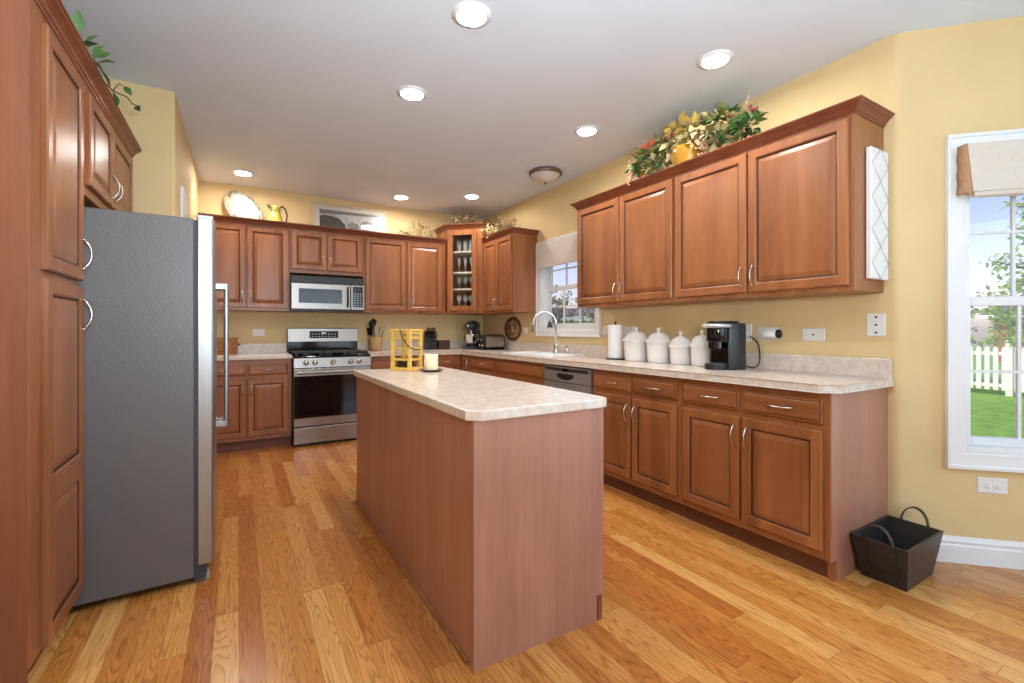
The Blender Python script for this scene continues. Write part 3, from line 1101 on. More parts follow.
# dishwasher
dw = thing('dishwasher', 'stainless steel dishwasher between the sink cabinet and the drawer cabinets', 'dishwasher', (XB, DW0 - 0.002, 0), RW)
ww = DW0 - DW1 - 0.004
G().box(0.006, 0.01, 0.1, ww - 0.006, 0.58, 0.885).box(0.006, 0.05, 0.0, ww - 0.006, 0.58, 0.1).obj('tub', 'black_plastic', dw)
G().box(0.008, -0.022, 0.11, ww - 0.008, 0.009, 0.74, bv=0.004).obj('door', 'dishwasher_steel', dw)
g = G()
g.box(0.008, -0.026, 0.745, ww - 0.008, 0.009, 0.872, bv=0.004)
g.box(0.02, -0.0268, 0.835, ww - 0.02, -0.026, 0.862, 1)
cp = g.obj('control_panel', ['dishwasher_steel', 'steel_dark'], dw)
g = G()
pts = []
for i in range(17):
    a = PI * i / 16
    pts.append((ww / 2 - 0.11 * math.cos(a), 0.80 - 0.035 * math.sin(a)))
g.prism(pts + [(ww / 2 + 0.11, 0.815), (ww / 2 - 0.11, 0.815)], 0, 0.003, mt=Matrix.Translation((0, -0.0262, 0)) @ Matrix.Rotation(R(90), 4, 'X'))
g.obj('recessed_handle', 'black_plastic', dw)
G().box(ww / 2 - 0.03, -0.0295, 0.84, ww / 2 + 0.03, -0.0265, 0.858).obj('display', 'black_gloss', dw)

# ------------------------------------------------------------------ refrigerator
FY0, FY1 = 2.592, 3.500
fr = thing('refrigerator', 'stainless steel double-door refrigerator with a pebbled grey side', 'refrigerator', (-0.10, FY0, 0), R(91.5))
fwid = FY1 - FY0
G().box(0, 0.078, 0.03, fwid, 0.70, 1.706, bv=0.006).obj('body', 'fridge_side', fr)
G().box(0.004, 0.062, 0.05, fwid - 0.004, 0.0775, 1.70).obj('gasket', 'gasket', fr)
for k, (a, b) in enumerate(((0.0, fwid / 2 - 0.003), (fwid / 2 + 0.003, fwid))):
    g = G()
    n = 8
    prof = []
    for i in range(n + 1):
        tt = i / n
        prof.append((a + (b - a) * tt, 0.0 - 0.006 * math.sin(PI * tt)))
    prof = [(a, 0.061)] + [(a, 0.010), (a + 0.004, 0.003)] + prof[1:-1] + [(b - 0.004, 0.003), (b, 0.010), (b, 0.061)]
    g.prism(prof, 0.085, 1.715, bv=0.003)
    dr = g.obj('door', 'steel_v', fr)
    hxp = b - 0.05 if k == 0 else a + 0.05
    g = G()
    g.cyl((hxp, -0.052, 0.655), (hxp, -0.052, 1.44), 0.0125, n=14)
    for z in (0.67, 1.425):
        g.box(hxp - 0.013, -0.05, z - 0.016, hxp + 0.013, -0.002, z + 0.016, bv=0.003)
    g.obj('handle', 'steel_v', dr)
G().box(0.01, 0.03, 0.012, fwid - 0.01, 0.078, 0.08, bv=0.004).obj('kick_grille', 'gasket', fr)
for xx in (0.03, fwid - 0.10):
    G().box(xx, 0.004, 1.7155, xx + 0.05, 0.07, 1.732, bv=0.004).obj('hinge_cover', 'silver_paint', fr)
    G().box(xx - 0.005, 0.02, 0.0, xx + 0.06, 0.075, 0.03, bv=0.004).obj('foot', 'silver_paint', fr)

# ------------------------------------------------------------------ range
rg_ = thing('gas_range', 'stainless steel gas range with black oven door glass under the microwave', 'stove', (0.473, 5.087, 0))
rw = 0.760
G().box(0, 0.0, 0.02, rw, 0.66, 0.885).box(0.02, 0.03, 0, rw - 0.02, 0.64, 0.02).obj('body', 'black_plastic', rg_)
g = G()
g.prism([(-0.045, 0.80), (-0.03, 0.895), (0.0, 0.905), (0.0, 0.80)], 0, rw, mt=Matrix(((0, 0, 1, 0), (1, 0, 0, 0), (0, 1, 0, 0), (0, 0, 0, 1))), bv=0.003)
cp = g.obj('control_panel', 'steel', rg_)
for x in (0.112, 0.197, 0.371, 0.546, 0.634):
    g = G()
    q = Matrix.Translation((x, -0.038, 0.848)) @ Matrix.Rotation(R(82), 4, 'X')
    g.lathe([(0, 0), (0.027, 0), (0.027, 0.006), (0.021, 0.010), (0.020, 0.028), (0.0, 0.030)], n=18, mt=q)
    g.box(-0.005, -0.019, 0.028, 0.005, 0.019, 0.036, 0, mt=q)
    g.obj('knob', 'chrome', cp)
g = G()
g.box(0.002, -0.035, 0.205, rw - 0.002, -0.001, 0.79, bv=0.004)
od = g.obj('oven_door', 'steel', rg_)
G().box(0.004, -0.038, 0.29, rw - 0.004, -0.0352, 0.715).obj('door_glass', 'black_gloss', od)
G().rings(0.46, 0.26, [(0, -0.0382), (0, -0.0388), (0.004, -0.0388), (0.006, -0.0384)], [0, 0, 0], 0.14, 0.38).obj('oven_window', 'black_gloss', od)
g = G()
g.cyl((0.03, -0.075, 0.752), (rw - 0.03, -0.075, 0.752), 0.0135, n=14)
for x in (0.05, rw - 0.05):
    g.box(x - 0.012, -0.075, 0.742, x + 0.012, -0.034, 0.762, bv=0.003)
g.obj('handle', 'steel', od)
G().box(0.002, -0.033, 0.03, rw - 0.002, -0.001, 0.192, bv=0.004).obj('drawer', 'steel', rg_)
G().box(-0.001, -0.03, 0.886, rw + 0.001, 0.60, 0.915, bv=0.006).obj('cooktop', 'black_gloss', rg_)
for k in range(3):
    g = G()
    a, b = 0.03 + k * 0.238, 0.03 + k * 0.238 + 0.224
    for y in (0.02, 0.15, 0.28, 0.41, 0.54):
        g.box(a, y - 0.006, 0.94, b, y + 0.006, 0.956, bv=0.002, seg=1)
    for x in (a, (a + b) / 2, b):
        g.box(x - 0.006, 0.014, 0.94, x + 0.006, 0.546, 0.956, bv=0.002, seg=1)
    for x in (a, b):
        for y in (0.02, 0.54):
            g.box(x - 0.008, y - 0.008, 0.915, x + 0.008, y + 0.008, 0.942)
    g.obj('grate', 'iron', rg_)
    for y in ((0.15, 0.41) if k != 1 else (0.28,)):
        G().lathe([(0, 0.9155), (0.05, 0.9155), (0.05, 0.922), (0.034, 0.924), (0.034, 0.932), (0, 0.933)], ((a + b) / 2, y, 0), 20).obj('burner', 'iron', rg_)
g = G()
g.box(0, 0.615, 0.885, rw, 0.675, 1.055, 0)
g.obj('backguard', 'black_gloss', rg_)
g = G()
g.prism([(0.59, 1.05), (0.605, 1.195), (0.62, 1.205), (0.675, 1.205), (0.675, 1.05)], 0, rw, mt=Matrix(((0, 0, 1, 0), (1, 0, 0, 0), (0, 1, 0, 0), (0, 0, 0, 1))), bv=0.003)
bp = g.obj('control_console', 'steel', rg_)
q = Matrix.Translation((0, 0.5965, 1.125)) @ Matrix.Rotation(R(-5.9), 4, 'X')
g = G()
g.box(0.225, -0.003, -0.038, 0.535, 0.0, 0.043, 0, mt=q)
for i in range(8):
    for j in range(2):
        if 3 <= i <= 4 and j == 1:
            continue
        g.box(0.245 + i * 0.035, -0.0036, -0.025 + j * 0.03, 0.265 + i * 0.035, -0.003, -0.015 + j * 0.03, 1, mt=q)
g.box(0.352, -0.0036, 0.008, 0.402, -0.003, 0.032, 2, mt=q)
g.obj('display', ['black_gloss', 'steel_dark', 'print_light'], bp)

# microwave
mw = thing('microwave', 'stainless steel over-the-range microwave with a black vent strip', 'microwave', (0.476, 5.385, 1.388))
mwid, mh = 0.758, 0.377
G().box(0, 0.0, 0, mwid, 0.385, mh).obj('body', 'black_plastic', mw)
g = G()
g.box(0.0, -0.012, 0.302, mwid, -0.0005, mh - 0.004, 0, bv=0.003)
for i in range(5):
    g.box(0.015, -0.0132, 0.312 + i * 0.012, mwid - 0.015, -0.012, 0.316 + i * 0.012, 1)
g.obj('vent_grille', ['black_plastic', 'gasket'], mw)
g = G()
g.box(0.0, -0.03, 0.018, 0.605, -0.0005, 0.298, bv=0.006)
md = g.obj('door', 'steel', mw)
g = G()
g.box(0.075, -0.0335, 0.085, 0.515, -0.0302, 0.24, bv=0.0015, seg=1)
g.obj('door_window', 'glass_dark', md)
g = G()
g.tube([(0.575, -0.031, 0.05), (0.575, -0.058, 0.075), (0.575, -0.06, 0.16), (0.575, -0.058, 0.245), (0.575, -0.031, 0.27)], 0.010, 8)
g.obj('handle', 'black_plastic', md)
g = G()
g.box(0.609, -0.03, 0.018, mwid, -0.0005, 0.298, 0, bv=0.005)
g.box(0.63, -0.0315, 0.05, 0.74, -0.0295, 0.28, 1)
g.box(0.645, -0.0322, 0.235, 0.725, -0.0315, 0.265, 2)
for i in range(3):
    for j in range(6):
        g.box(0.643 + i * 0.031, -0.0322, 0.065 + j * 0.026, 0.665 + i * 0.031, -0.0315, 0.079 + j * 0.026, 3)
g.obj('control_panel', ['steel', 'black_gloss', 'glass_dark', 'steel_dark'], mw)

# ------------------------------------------------------------------ ceiling lights
g = G()
g.lathe([(0.072, -0.012), (0.098, -0.006), (0.098, 0.0), (0.070, 0.0), (0.072, -0.012)], n=36)
trim_o = g.obj('trim_ring', 'trim_paint')
lens_o = G().lathe([(0, -0.004), (0.0715, -0.004), (0.0715, -0.001), (0, -0.001)], n=32).obj('lens', 'lamp_glow')
spots = [(0.99, 2.05, 'nearest the camera, above the front of the island'), (2.36, 1.67, 'above the right end of the long counter'),
         (0.98, 2.93, 'above the far end of the island'), (2.34, 2.78, 'in front of the flower pots on the right cabinets'),
         (0.04, 5.28, 'above the painted plate beside the fridge'), (1.64, 5.29, 'above the cabinets right of the framed picture'), (2.34, 4.84, 'closest to the glass corner cabinet')]
for i, (x, y, wds) in enumerate(spots):
    t_ = thing('recessed_light', 'lit round recessed ceiling light ' + wds, 'ceiling light', (x, y, ZC), 0, 'recessed ceiling lights')
    if i == 0:
        trim_o.parent = lens_o.parent = t_
    else:
        inst(trim_o, t_)
        inst(lens_o, t_)
fm = thing('flush_mount_light', 'unlit flush mount ceiling lamp with a frosted dome above the sink', 'ceiling light', (2.60, 3.716, ZC))
G().lathe([(0, 0), (0.15, 0), (0.165, -0.015), (0.16, -0.035), (0.145, -0.04), (0.14, -0.02), (0, -0.02)], n=36).obj('pan', 'bronze', fm)
G().lathe([(0.142, -0.036), (0.128, -0.062), (0.095, -0.088), (0.05, -0.104), (0, -0.108)], n=36).obj('dome', 'frosted_dome', fm)
G().lathe([(0, -0.104), (0.012, -0.108), (0.012, -0.118), (0.006, -0.124), (0, -0.13)], n=12).obj('finial', 'bronze', fm)

# ------------------------------------------------------------------ plates on the walls


def outlet(name, label, cat, loc, rotz, w, h, kind, mat='white_plastic'):
    o = thing(name, label, cat, loc, rotz, 'wall plates')
    g = G()
    g.rings(w, h, [(0, -0.0008), (0, -0.003), (0.004, -0.006), (0.006, -0.006)], [0, 0, 0], -w / 2, -h / 2)
    g.obj('plate', mat, o)
    if kind == 'duplex':
        hz = w > h
        for s_ in (-1, 1):
            g = G()
            q = Matrix.Translation((s_ * 0.0195 if hz else 0, -0.0058, 0 if hz else s_ * 0.0195)) @ Matrix.Rotation(R(90), 4, 'X')
            g.lathe([(0, 0), (0.0165, 0), (0.0165, 0.002), (0.0155, 0.0026), (0, 0.0026)], n=16, mt=q)
            for d_ in (-0.006, 0.006):
                g.box(-0.004 if hz else d_ - 0.001, (d_ - 0.001) if hz else -0.004, 0.0026, 0.004 if hz else d_ + 0.001, (d_ + 0.001) if hz else 0.004, 0.003, 1, mt=q)
            g.obj('socket', [mat, 'gasket'], o)
    elif kind == 'screws':
        hz = w > h
        for k in ((0,) if hz else (-0.042, 0, 0.042)):
            G().lathe([(0, 0), (0.006, 0), (0.005, 0.002), (0, 0.0025)], n=10, mt=Matrix.Translation((0, -0.006, k)) @ Matrix.Rotation(R(90), 4, 'X')).obj('screw', 'black_plastic', o)
    elif kind == 'toggles':
        for k in (-0.023, 0.023):
            G().box(k - 0.016, -0.0085, -0.033, k + 0.016, -0.0062, 0.033, bv=0.001, seg=1).obj('rocker', mat, o)
    return o


outlet('wall_outlet', 'white sideways duplex outlet on the back wall left of the range', 'outlet', (0.19, Yb, 1.153), 0, 0.118, 0.075, 'duplex')
outlet('wall_outlet', 'white duplex outlet beside the oval plaque', 'outlet', (Xr, 4.655, 1.17), RW, 0.085, 0.075, 'duplex')
outlet('switch_plate', 'white double switch plate between the sink window and the paper towels', 'switch', (Xr, 3.24, 1.178), RW, 0.115, 0.078, 'toggles')
outlet('switch_plate', 'white double switch plate right of the paper towels', 'switch', (Xr, 2.955, 1.178), RW, 0.125, 0.078, 'toggles')
outlet('wall_outlet', 'white wall plate behind the coffee maker with its cord', 'outlet', (Xr, 1.86, 1.165), RW, 0.075, 0.118, 'duplex')
outlet('wall_outlet', 'white wall outlet holding the plugged-in white cylinder', 'outlet', (Xr, 1.712, 1.163), RW, 0.13, 0.08, 'duplex')
outlet('blank_plate', 'blank white wall plate with one centre screw above the counter', 'wall plate', (Xr, 1.438, 1.157), RW, 0.125, 0.075, 'screws')
outlet('blank_plate', 'upright white wall plate with three screws near the wall corner', 'wall plate', (Xr, 1.122, 1.213), RW, 0.085, 0.122, 'screws')
outlet('wall_outlet', 'white outlet plate low on the angled wall under the window', 'outlet', (bay(0.405)[0], bay(0.405)[1], 0.402), R(-45), 0.125, 0.078, 'duplex')
# plugged-in device
pd = thing('plug_in_freshener', 'white cylinder with a black end plugged into the wall outlet', 'device', (Xr - 0.0095, 1.685, 1.16), RW)
g = G()
q = Matrix.Translation((-0.03, -0.032, 0)) @ Matrix.Rotation(R(90), 4, 'Y')
g.lathe([(0, 0), (0.024, 0), (0.028, 0.005), (0.028, 0.085), (0, 0.085)], n=20, mt=q)
g.box(-0.02, -0.03, -0.02, 0.02, -0.001, 0.02, bv=0.003)
g.obj('case', 'white_plastic', pd)
G().lathe([(0.028, 0.0855), (0.028, 0.10), (0.02, 0.106), (0, 0.106), (0, 0.0855)], n=20, mt=q).obj('end_cap', 'black_gloss', pd)

# decorative white panel on the end of the upper cabinet
wp = thing('wall_panel', 'white hanging panel with a raised diamond pattern on the cabinet end', 'wall decor', (2.748, Y3 - 0.002, 1.447))
pw, ph = 0.195, 0.672
G().box(0, -0.028, 0, pw, -0.001, ph, bv=0.006).obj('board', 'panel_white', wp)
g = G()
nd = 4
hd = ph / nd
for k in range(nd):
    c = [(0.004, k * hd + hd / 2), (pw / 2, k * hd + 0.002), (pw - 0.004, k * hd + hd / 2), (pw / 2, (k + 1) * hd - 0.002)]
    for i in range(4):
        a, b = c[i], c[(i + 1) % 4]
        g.tube([(a[0], -0.0285, a[1]), (b[0], -0.0285, b[1])], 0.0032, 6)
g.obj('lattice', 'panel_line', wp)

# oval plaque
pq = thing('oval_plaque', 'brown oval wall plaque with a carved emblem above the toaster', 'plaque', (Xr - 0.002, 4.945, 1.195), RW)
qo = Matrix.Rotation(R(90), 4, 'X')
G().lathe([(0.80, 0), (1.0, 0), (1.0, 0.012 / 1), (0.93, 0.022), (0.84, 0.016), (0.80, 0.010), (0.80, 0)], n=48, mt=qo, sx=0.20, sy=0.148).obj('rim', 'plaque_rim', pq)
g = G()
g.lathe([(0, 0.0005), (0.80, 0.0005), (0.80, 0.010), (0, 0.010)], n=48, mt=qo, sx=0.20, sy=0.148)
g.obj('face', 'plaque_face', pq)
g = G()
for sx in (-1, 1):
    pts = []
    for i in range(15):
        a = R(-60 + 300 * i / 14)
        rr = 0.034 - 0.012 * i / 14
        pts.append((sx * (0.045 + rr * math.cos(a)), -0.0115, 0.045 + rr * math.sin(a)))
    g.tube(pts, 0.0065, 6, 0)
    g.tube([(sx * 0.02, -0.0115, 0.01), (sx * 0.06, -0.0115, -0.005), (sx * 0.11, -0.0115, 0.0)], 0.006, 6, 0)
g.tube([(-0.05, -0.0115, -0.062), (0, -0.0115, -0.07), (0.05, -0.0115, -0.062)], 0.006, 6, 0)
pts = [(0.045 * math.cos(R(180 - 180 * i / 10)), -0.012, 0.05 + 0.035 * math.sin(R(180 - 180 * i / 10))) for i in range(11)]
g.tube(pts, 0.008, 6, 1)
g.tube([(0, -0.012, 0.04), (0, -0.012, -0.03)], [0.013, 0.006], 6, 1)
g.obj('emblem', ['plaque_dark', 'plaque_light'], pq)

# ------------------------------------------------------------------ on the back-wall cabinets
ZS = ZUT + 0.0005
# painted plate leaning on the wall
pl = thing('serving_plate', 'oval white plate with painted leaves leaning on the wall above the cabinets', 'plate', (0.045, 5.66, ZS))
lift = Matrix.Translation((0, 0.0, 0.012)) @ Matrix.Rotation(R(-14), 4, 'X') @ Matrix.Translation((0, 0, 0.20)) @ Matrix.Rotation(R(90), 4, 'X') @ Matrix.Rotation(R(-55), 4, 'Z')
G().lathe([(0, 0.006), (0.62, 0.006), (0.72, 0.012), (0.98, 0.022), (1.0, 0.019), (0.73, 0.002), (0.6, 0.0), (0, 0)], n=48, mt=lift, sx=0.22, sy=0.155).obj('dish', 'cream_glaze', pl)
g = G()
random.seed(3)
for i in range(22):
    a = 2 * PI * i / 22 + random.uniform(-.05, .05)
    rr = random.uniform(0.80, 0.93)
    if i % 11 in (3, 9):
        continue
    z = 0.0155 + (rr - 0.8) * 0.04
    c = Vector((0.22 * rr * math.cos(a), 0.155 * rr * math.sin(a), z))
    mm = (0, 0, 1, 2, 0)[i % 5]
    for k in range(random.choice((2, 3))):
        b = a + random.uniform(-1.2, 1.2) + PI / 2
        d_ = Vector((math.cos(b), math.sin(b), 0.0)) * random.uniform(0.02, 0.034)
        e_ = Vector((-d_.y, d_.x, 0)) * 0.4
        ps = [c - d_, c + e_, c + d_, c - e_]
        vs = [g.V(lift @ (p + Vector((0, 0, 0.002)))) for p in ps]
        g._f(vs, mm)
g.obj('painted_leaves', ['motif_green', 'motif_brown', 'motif_yellow'], pl)
# yellow pitcher
pi_ = thing('pitcher', 'small yellow glazed pitcher with a twisted brown handle above the cabinets', 'pitcher', (0.345, 5.57, ZS))
pi_.scale = (0.95, 0.95, 1.35)
g = G()
g.lathe([(0, 0.0), (0.055, 0.0), (0.075, 0.03), (0.078, 0.065), (0.062, 0.105), (0.045, 0.14), (0.045, 0.165), (0.050, 0.178), (0.046, 0.178), (0.040, 0.16), (0.04, 0.14), (0, 0.1)], n=28)
g.obj('body', 'yellow_glaze', pi_)
G().tube([(-0.035, 0, 0.155), (-0.06, 0, 0.17), (-0.085, 0, 0.183)], [0.016, 0.014, 0.010], 8).obj('spout', 'brown_vine', pi_)
hp = [(0.035, 0, 0.17), (0.07, 0.004, 0.185), (0.10, -0.004, 0.165), (0.118, 0.004, 0.12), (0.112, -0.004, 0.075), (0.09, 0.003, 0.045), (0.06, 0, 0.035)]
G().tube(hp, [0.008, 0.009, 0.008, 0.009, 0.008, 0.009, 0.008], 8).obj('handle', 'brown_vine', pi_)
g = G()
for i in range(9):
    a = R(200 + 17 * i)
    g.leaf((0.05 * math.cos(a), 0.05 * math.sin(a), 0.15 + 0.01 * (i % 3)), (math.cos(a), math.sin(a), -0.4), 0.035, 0.022, 0, droop=0.5)
g.obj('leaf_relief', 'motif_green', pi_)
# framed picture
fp = thing('framed_picture', 'wide pale framed print of hills and a house, leaning above the microwave cabinet', 'picture', (0.732, 5.70, ZS))
fp.rotation_euler = (R(-6), 0, 0)
fwid, fh = 0.86, 0.395
g = G()
g.rings(fwid, fh, [(0, 0.018), (0, -0.004), (0.006, -0.008), (0.022, -0.008), (0.028, -0.002), (0.030, -0.002)], [0] * 5)
g.obj('frame', 'picture_frame_paint', fp)
G().rings(fwid - 0.06, fh - 0.06, [(0, -0.0022), (0, -0.0045), (0.036, -0.0045), (0.040, -0.003), (0.042, -0.003)], [0] * 4, 0.03, 0.03).obj('mat', 'mat_board', fp)
g = G()
px0, px1, pz0, pz1 = 0.076, fwid - 0.076, 0.076, fh - 0.076
yy = -0.0034


def flat(pts, m, dy):
    g._f([g.V((px0 + (px1 - px0) * a, yy - dy, pz0 + (pz1 - pz0) * b)) for a, b in pts], m)


flat([(0, 0), (1, 0), (1, 1), (0, 1)], 0, 0)
flat([(0, 0), (0.42, 0.0), (0.40, 0.35), (0.30, 0.62), (0.2, 0.70), (0.08, 0.72), (0, 0.66)], 1, 0.0002)
flat([(0, 0), (1, 0), (1, 0.14), (0.7, 0.2), (0.45, 0.12), (0, 0.10)], 2, 0.0004)
flat([(0.66, 0.2), (0.90, 0.2), (0.90, 0.42), (0.78, 0.52), (0.66, 0.42)], 3, 0.0006)
flat([(0.64, 0.42), (0.72, 0.66), (0.86, 0.60), (0.92, 0.42), (0.78, 0.48)], 2, 0.0008)
flat([(0.45, 0.12), (0.64, 0.2), (0.62, 0.4), (0.52, 0.5), (0.44, 0.36)], 2, 0.0005)
flat([(0, 0.78), (0.5, 0.86), (1, 0.90), (1, 1), (0, 1)], 2, 0.0003)
g.obj('print', ['print_grey', 'print_dark', 'print_mid', 'print_light'], fp)


def dried(name, label, c, ext, n_st, hts, seed, cat='dried flowers', blob=None):
    """a loose spray of dried stems, small leaves and blossoms"""
    random.seed(seed)
    rt = thing(name, label, cat, c)
    gs, gl, gb = G(), G(), G()
    for i in range(n_st):
        a = random.uniform(-ext[0], ext[0])
        b = random.uniform(-ext[1], ext[1]) * 0.5
        h_ = random.uniform(*hts) * (1 - 0.6 * (abs(a) / ext[0]) ** 1.5)
        p0 = Vector((a * 0.25, b * 0.3, 0.012))
        p1 = Vector((a * 0.7, b * 0.7, h_ * 0.8 + 0.01))
        p2 = Vector((a, b, max(0.02, h_)))
        pts = [p0, (p0 + p1) / 2 + Vector((0, 0, h_ * 0.15)), p1, p2]
        gs.tube(pts, [0.0028, 0.0024, 0.002, 0.0014], 5)
        for k in range(random.randint(4, 7)):
            t_ = random.uniform(0.25, 1.0)
            p = p0.lerp(p1, t_ / 0.7) if t_ < 0.7 else p1.lerp(p2, (t_ - 0.7) / 0.3)
            d_ = Vector((random.uniform(-1, 1), random.uniform(-1, 0.6), random.uniform(-0.2, 0.8)))
            gl.leaf(p, d_, random.uniform(0.02, 0.045), random.uniform(0.008, 0.016), random.choice((0, 0, 1, 2)), random.uniform(-1, 1))
        for k in range(random.randint(1, 4)):
            q = p2 + Vector((random.uniform(-.02, .02), random.uniform(-.02, .02), random.uniform(-.02, .01)))
            q.z = max(q.z, 0.014)
            gb.ball(q, random.uniform(0.005, 0.009), random.choice((0, 1, 1)), 6)
    if blob:
        for k in range(blob[3]):
            q = Vector((blob[0] + random.gauss(0, 0.07), blob[1] + random.gauss(0, 0.03), blob[2] + random.gauss(0, 0.03)))
            q.z = max(q.z, 0.02)
            gl.leaf(q, (random.uniform(-1, 1), random.uniform(-1, 0.3), random.uniform(-.3, .8)), random.uniform(0.025, 0.05), 0.02, random.choice((2, 3, 3, 3)), random.uniform(-1, 1))
    gs.obj('stems', 'dry_tan', rt)
    gl.obj('leaves', ['leaf_olive', 'leaf_dark', 'dry_tan', 'leaf_cream'], rt)
    gb.obj('blossoms', ['dry_tan', 'berry_pink'], rt)
    return rt


dried('dried_flowers', 'loose dried flower spray on the back cabinets, left of the glass corner cabinet', (1.96, 5.53, ZS), (0.29, 0.12), 34, (0.10, 0.30), 11)
dried('dried_flowers', 'dried flower spray on top of the tall corner cabinet', (2.54, 5.36, CZ1 + 0.0005), (0.24, 0.14), 46, (0.12, 0.30), 5)
dried('dried_flowers', 'dried spray with pale blossoms on the narrow cabinet left of the sink window', (2.78, 4.78, ZS), (0.28, 0.14), 46, (0.14, 0.30), 6, blob=(-0.18, -0.13, 0.11, 260))
bpy.data.objects['dried_flowers.002'].rotation_euler = (0, 0, R(-90))

# ------------------------------------------------------------------ floral pots on the right cabinets
fa = thing('flower_arrangement', 'silk flower arrangement with gold pots, berries and leaves on the right cabinets', 'flower arrangement', (2.80, 2.17, ZS))
random.seed(21)
G().lathe([(0, 0.001), (0.075, 0.001), (0.10, 0.07), (0.115, 0.15), (0.12, 0.185), (0.11, 0.185), (0.10, 0.15), (0, 0.13)], (-0.07, -0.03, 0), 28).obj('pot', 'pot_gold', fa)
G().lathe([(0, 0.001), (0.05, 0.001), (0.065, 0.06), (0.072, 0.13), (0.064, 0.13), (0, 0.11)], (-0.07, 0.33, 0), 24).obj('pot', 'pot_gold', fa)
gl, gf, gs = G(), G(), G()


def cluster(c, rad, n, mats, L, up=0.3, wd=0.45):
    for i in range(n):
        d_ = Vector((random.gauss(0, 1) - 0.35, random.gauss(0, 1), random.gauss(0, 0.7) + up)).normalized()
        p = Vector(c) + Vector((d_.x * rad[0] * random.uniform(.2, 1), d_.y * rad[1] * random.uniform(.2, 1), d_.z * rad[2] * random.uniform(.2, 1)))
        p.z = max(p.z, 0.035)
        LL = L * random.uniform(.7, 1.3)
        gl.leaf(p, d_, LL, LL * wd, random.choice(mats), random.uniform(-.8, .8), 0.3, 0.35)


# mats: 0 dark 1 green 2 olive 3 cream 4 yellow
cluster((-0.07, 0.36, 0.17), (0.09, 0.13, 0.10), 70, (0, 1, 1, 1, 2), 0.08)
cluster((-0.08, 0.24, 0.23), (0.08, 0.10, 0.07), 40, (0, 1, 1, 2), 0.085)
cluster((-0.11, 0.22, 0.13), (0.06, 0.06, 0.07), 30, (2, 1, 3, 2), 0.075)
cluster((-0.06, 0.12, 0.26), (0.08, 0.10, 0.06), 36, (2, 2, 1, 3), 0.08)
cluster((-0.07, 0.03, 0.32), (0.09, 0.10, 0.06), 60, (3, 4, 4, 3), 0.07, wd=0.6)
cluster((-0.08, -0.07, 0.31), (0.09, 0.11, 0.05), 50, (3, 3, 3, 4), 0.075, wd=0.55)
cluster((-0.09, 0.06, 0.25), (0.07, 0.06, 0.03), 20, (3, 3, 4), 0.06, wd=0.6)
cluster((-0.05, -0.28, 0.27), (0.09, 0.15, 0.08), 90, (0, 2, 2, 1, 3), 0.075)
cluster((-0.12, -0.03, 0.20), (0.04, 0.12, 0.05), 26, (3, 3, 4, 2), 0.06, wd=0.55)
cluster((-0.07, -0.26, 0.17), (0.07, 0.10, 0.06), 40, (0, 3, 3, 2), 0.09)
cluster((-0.05, -0.45, 0.18), (0.08, 0.09, 0.06), 70, (1, 1, 0, 1), 0.06, wd=0.6)
for c, n, sp_, m in (((-0.13, 0.45, 0.13), 80, (0.022, 0.018, 0.055), 'berry_pink'), ((-0.15, -0.20, 0.17), 80, (0.018, 0.022, 0.045), 'berry_pink'), ((-0.17, 0.40, 0.045), 26, (0.02, 0.03, 0.015), 'berry_pink'),
                     ((-0.10, -0.52, 0.26), 8, (0.015, 0.015, 0.01), 'berry_red'), ((-0.13, -0.38, 0.26), 7, (0.015, 0.012, 0.012), 'berry_red'), ((-0.15, 0.05, 0.29), 9, (0.015, 0.02, 0.015), 'berry_red')):
    gb = G()
    for i in range(n):
        q = Vector(c) + Vector((random.gauss(0, sp_[0]), random.gauss(0, sp_[1]), random.gauss(0, sp_[2])))
        q.z = max(q.z, 0.03)
        gb.ball(q, random.uniform(0.008, 0.012), 0, 6)
    gb.obj('berry_cluster', m, fa)
for c in ((-0.17, 0.28, 0.265), (-0.165, 0.22, 0.275)):
    for i in range(16):
        a = 2 * PI * i / 8
        el = 0.3 if i < 8 else 0.9
        gf.leaf(c, (math.cos(a) * 0.8 - 0.5, math.sin(a), el), 0.045, 0.035, 0, fold=0.4, droop=-0.3)
for i in range(40):
    y0 = random.uniform(-0.5, 0.5)
    p = Vector((-0.04, y0 * 0.8, 0.14))
    e = Vector((-0.05 + random.gauss(0, 0.06), y0 * 1.05, 0.27 + random.uniform(0.02, 0.14) * (1 if y0 < 0.1 else 0.5)))
    gs.tube([p, (p + e) / 2 + Vector((0, 0, 0.03)), e], [0.0025, 0.002, 0.001], 5)
gl.obj('leaves', ['leaf_dark', 'leaf_green', 'leaf_olive', 'leaf_cream', 'leaf_yellow'], fa)
gf.obj('coral_flowers', 'flower_coral', fa)
gs.obj('stems', 'dry_tan', fa)

# ivy on the pantry and fridge cabinets
random.seed(9)
iv_ = thing('ivy_garland', 'green ivy sprig trailing off the crown over the fridge cabinet', 'plant', (-0.56, 2.63, 2.335))
loc_iv = lambda x, y, z: (x + 0.56, y - 2.5, z - 2.33)
stem = [loc_iv(-0.60, 2.36, 2.335), loc_iv(-0.57, 2.46, 2.37), loc_iv(-0.55, 2.56, 2.375), loc_iv(-0.545, 2.66, 2.345), loc_iv(-0.53, 2.80, 2.352), loc_iv(-0.50, 2.95, 2.395), loc_iv(-0.50, 3.10, 2.42), loc_iv(-0.485, 3.24, 2.47)]
G().tube(stem, [0.003] * 8, 5).tube([loc_iv(-0.53, 2.80, 2.352), loc_iv(-0.515, 2.86, 2.42), loc_iv(-0.50, 2.95, 2.44)], [0.0025, 0.002, 0.0015], 5).obj('vine', 'brown_vine', iv_)
g = G()
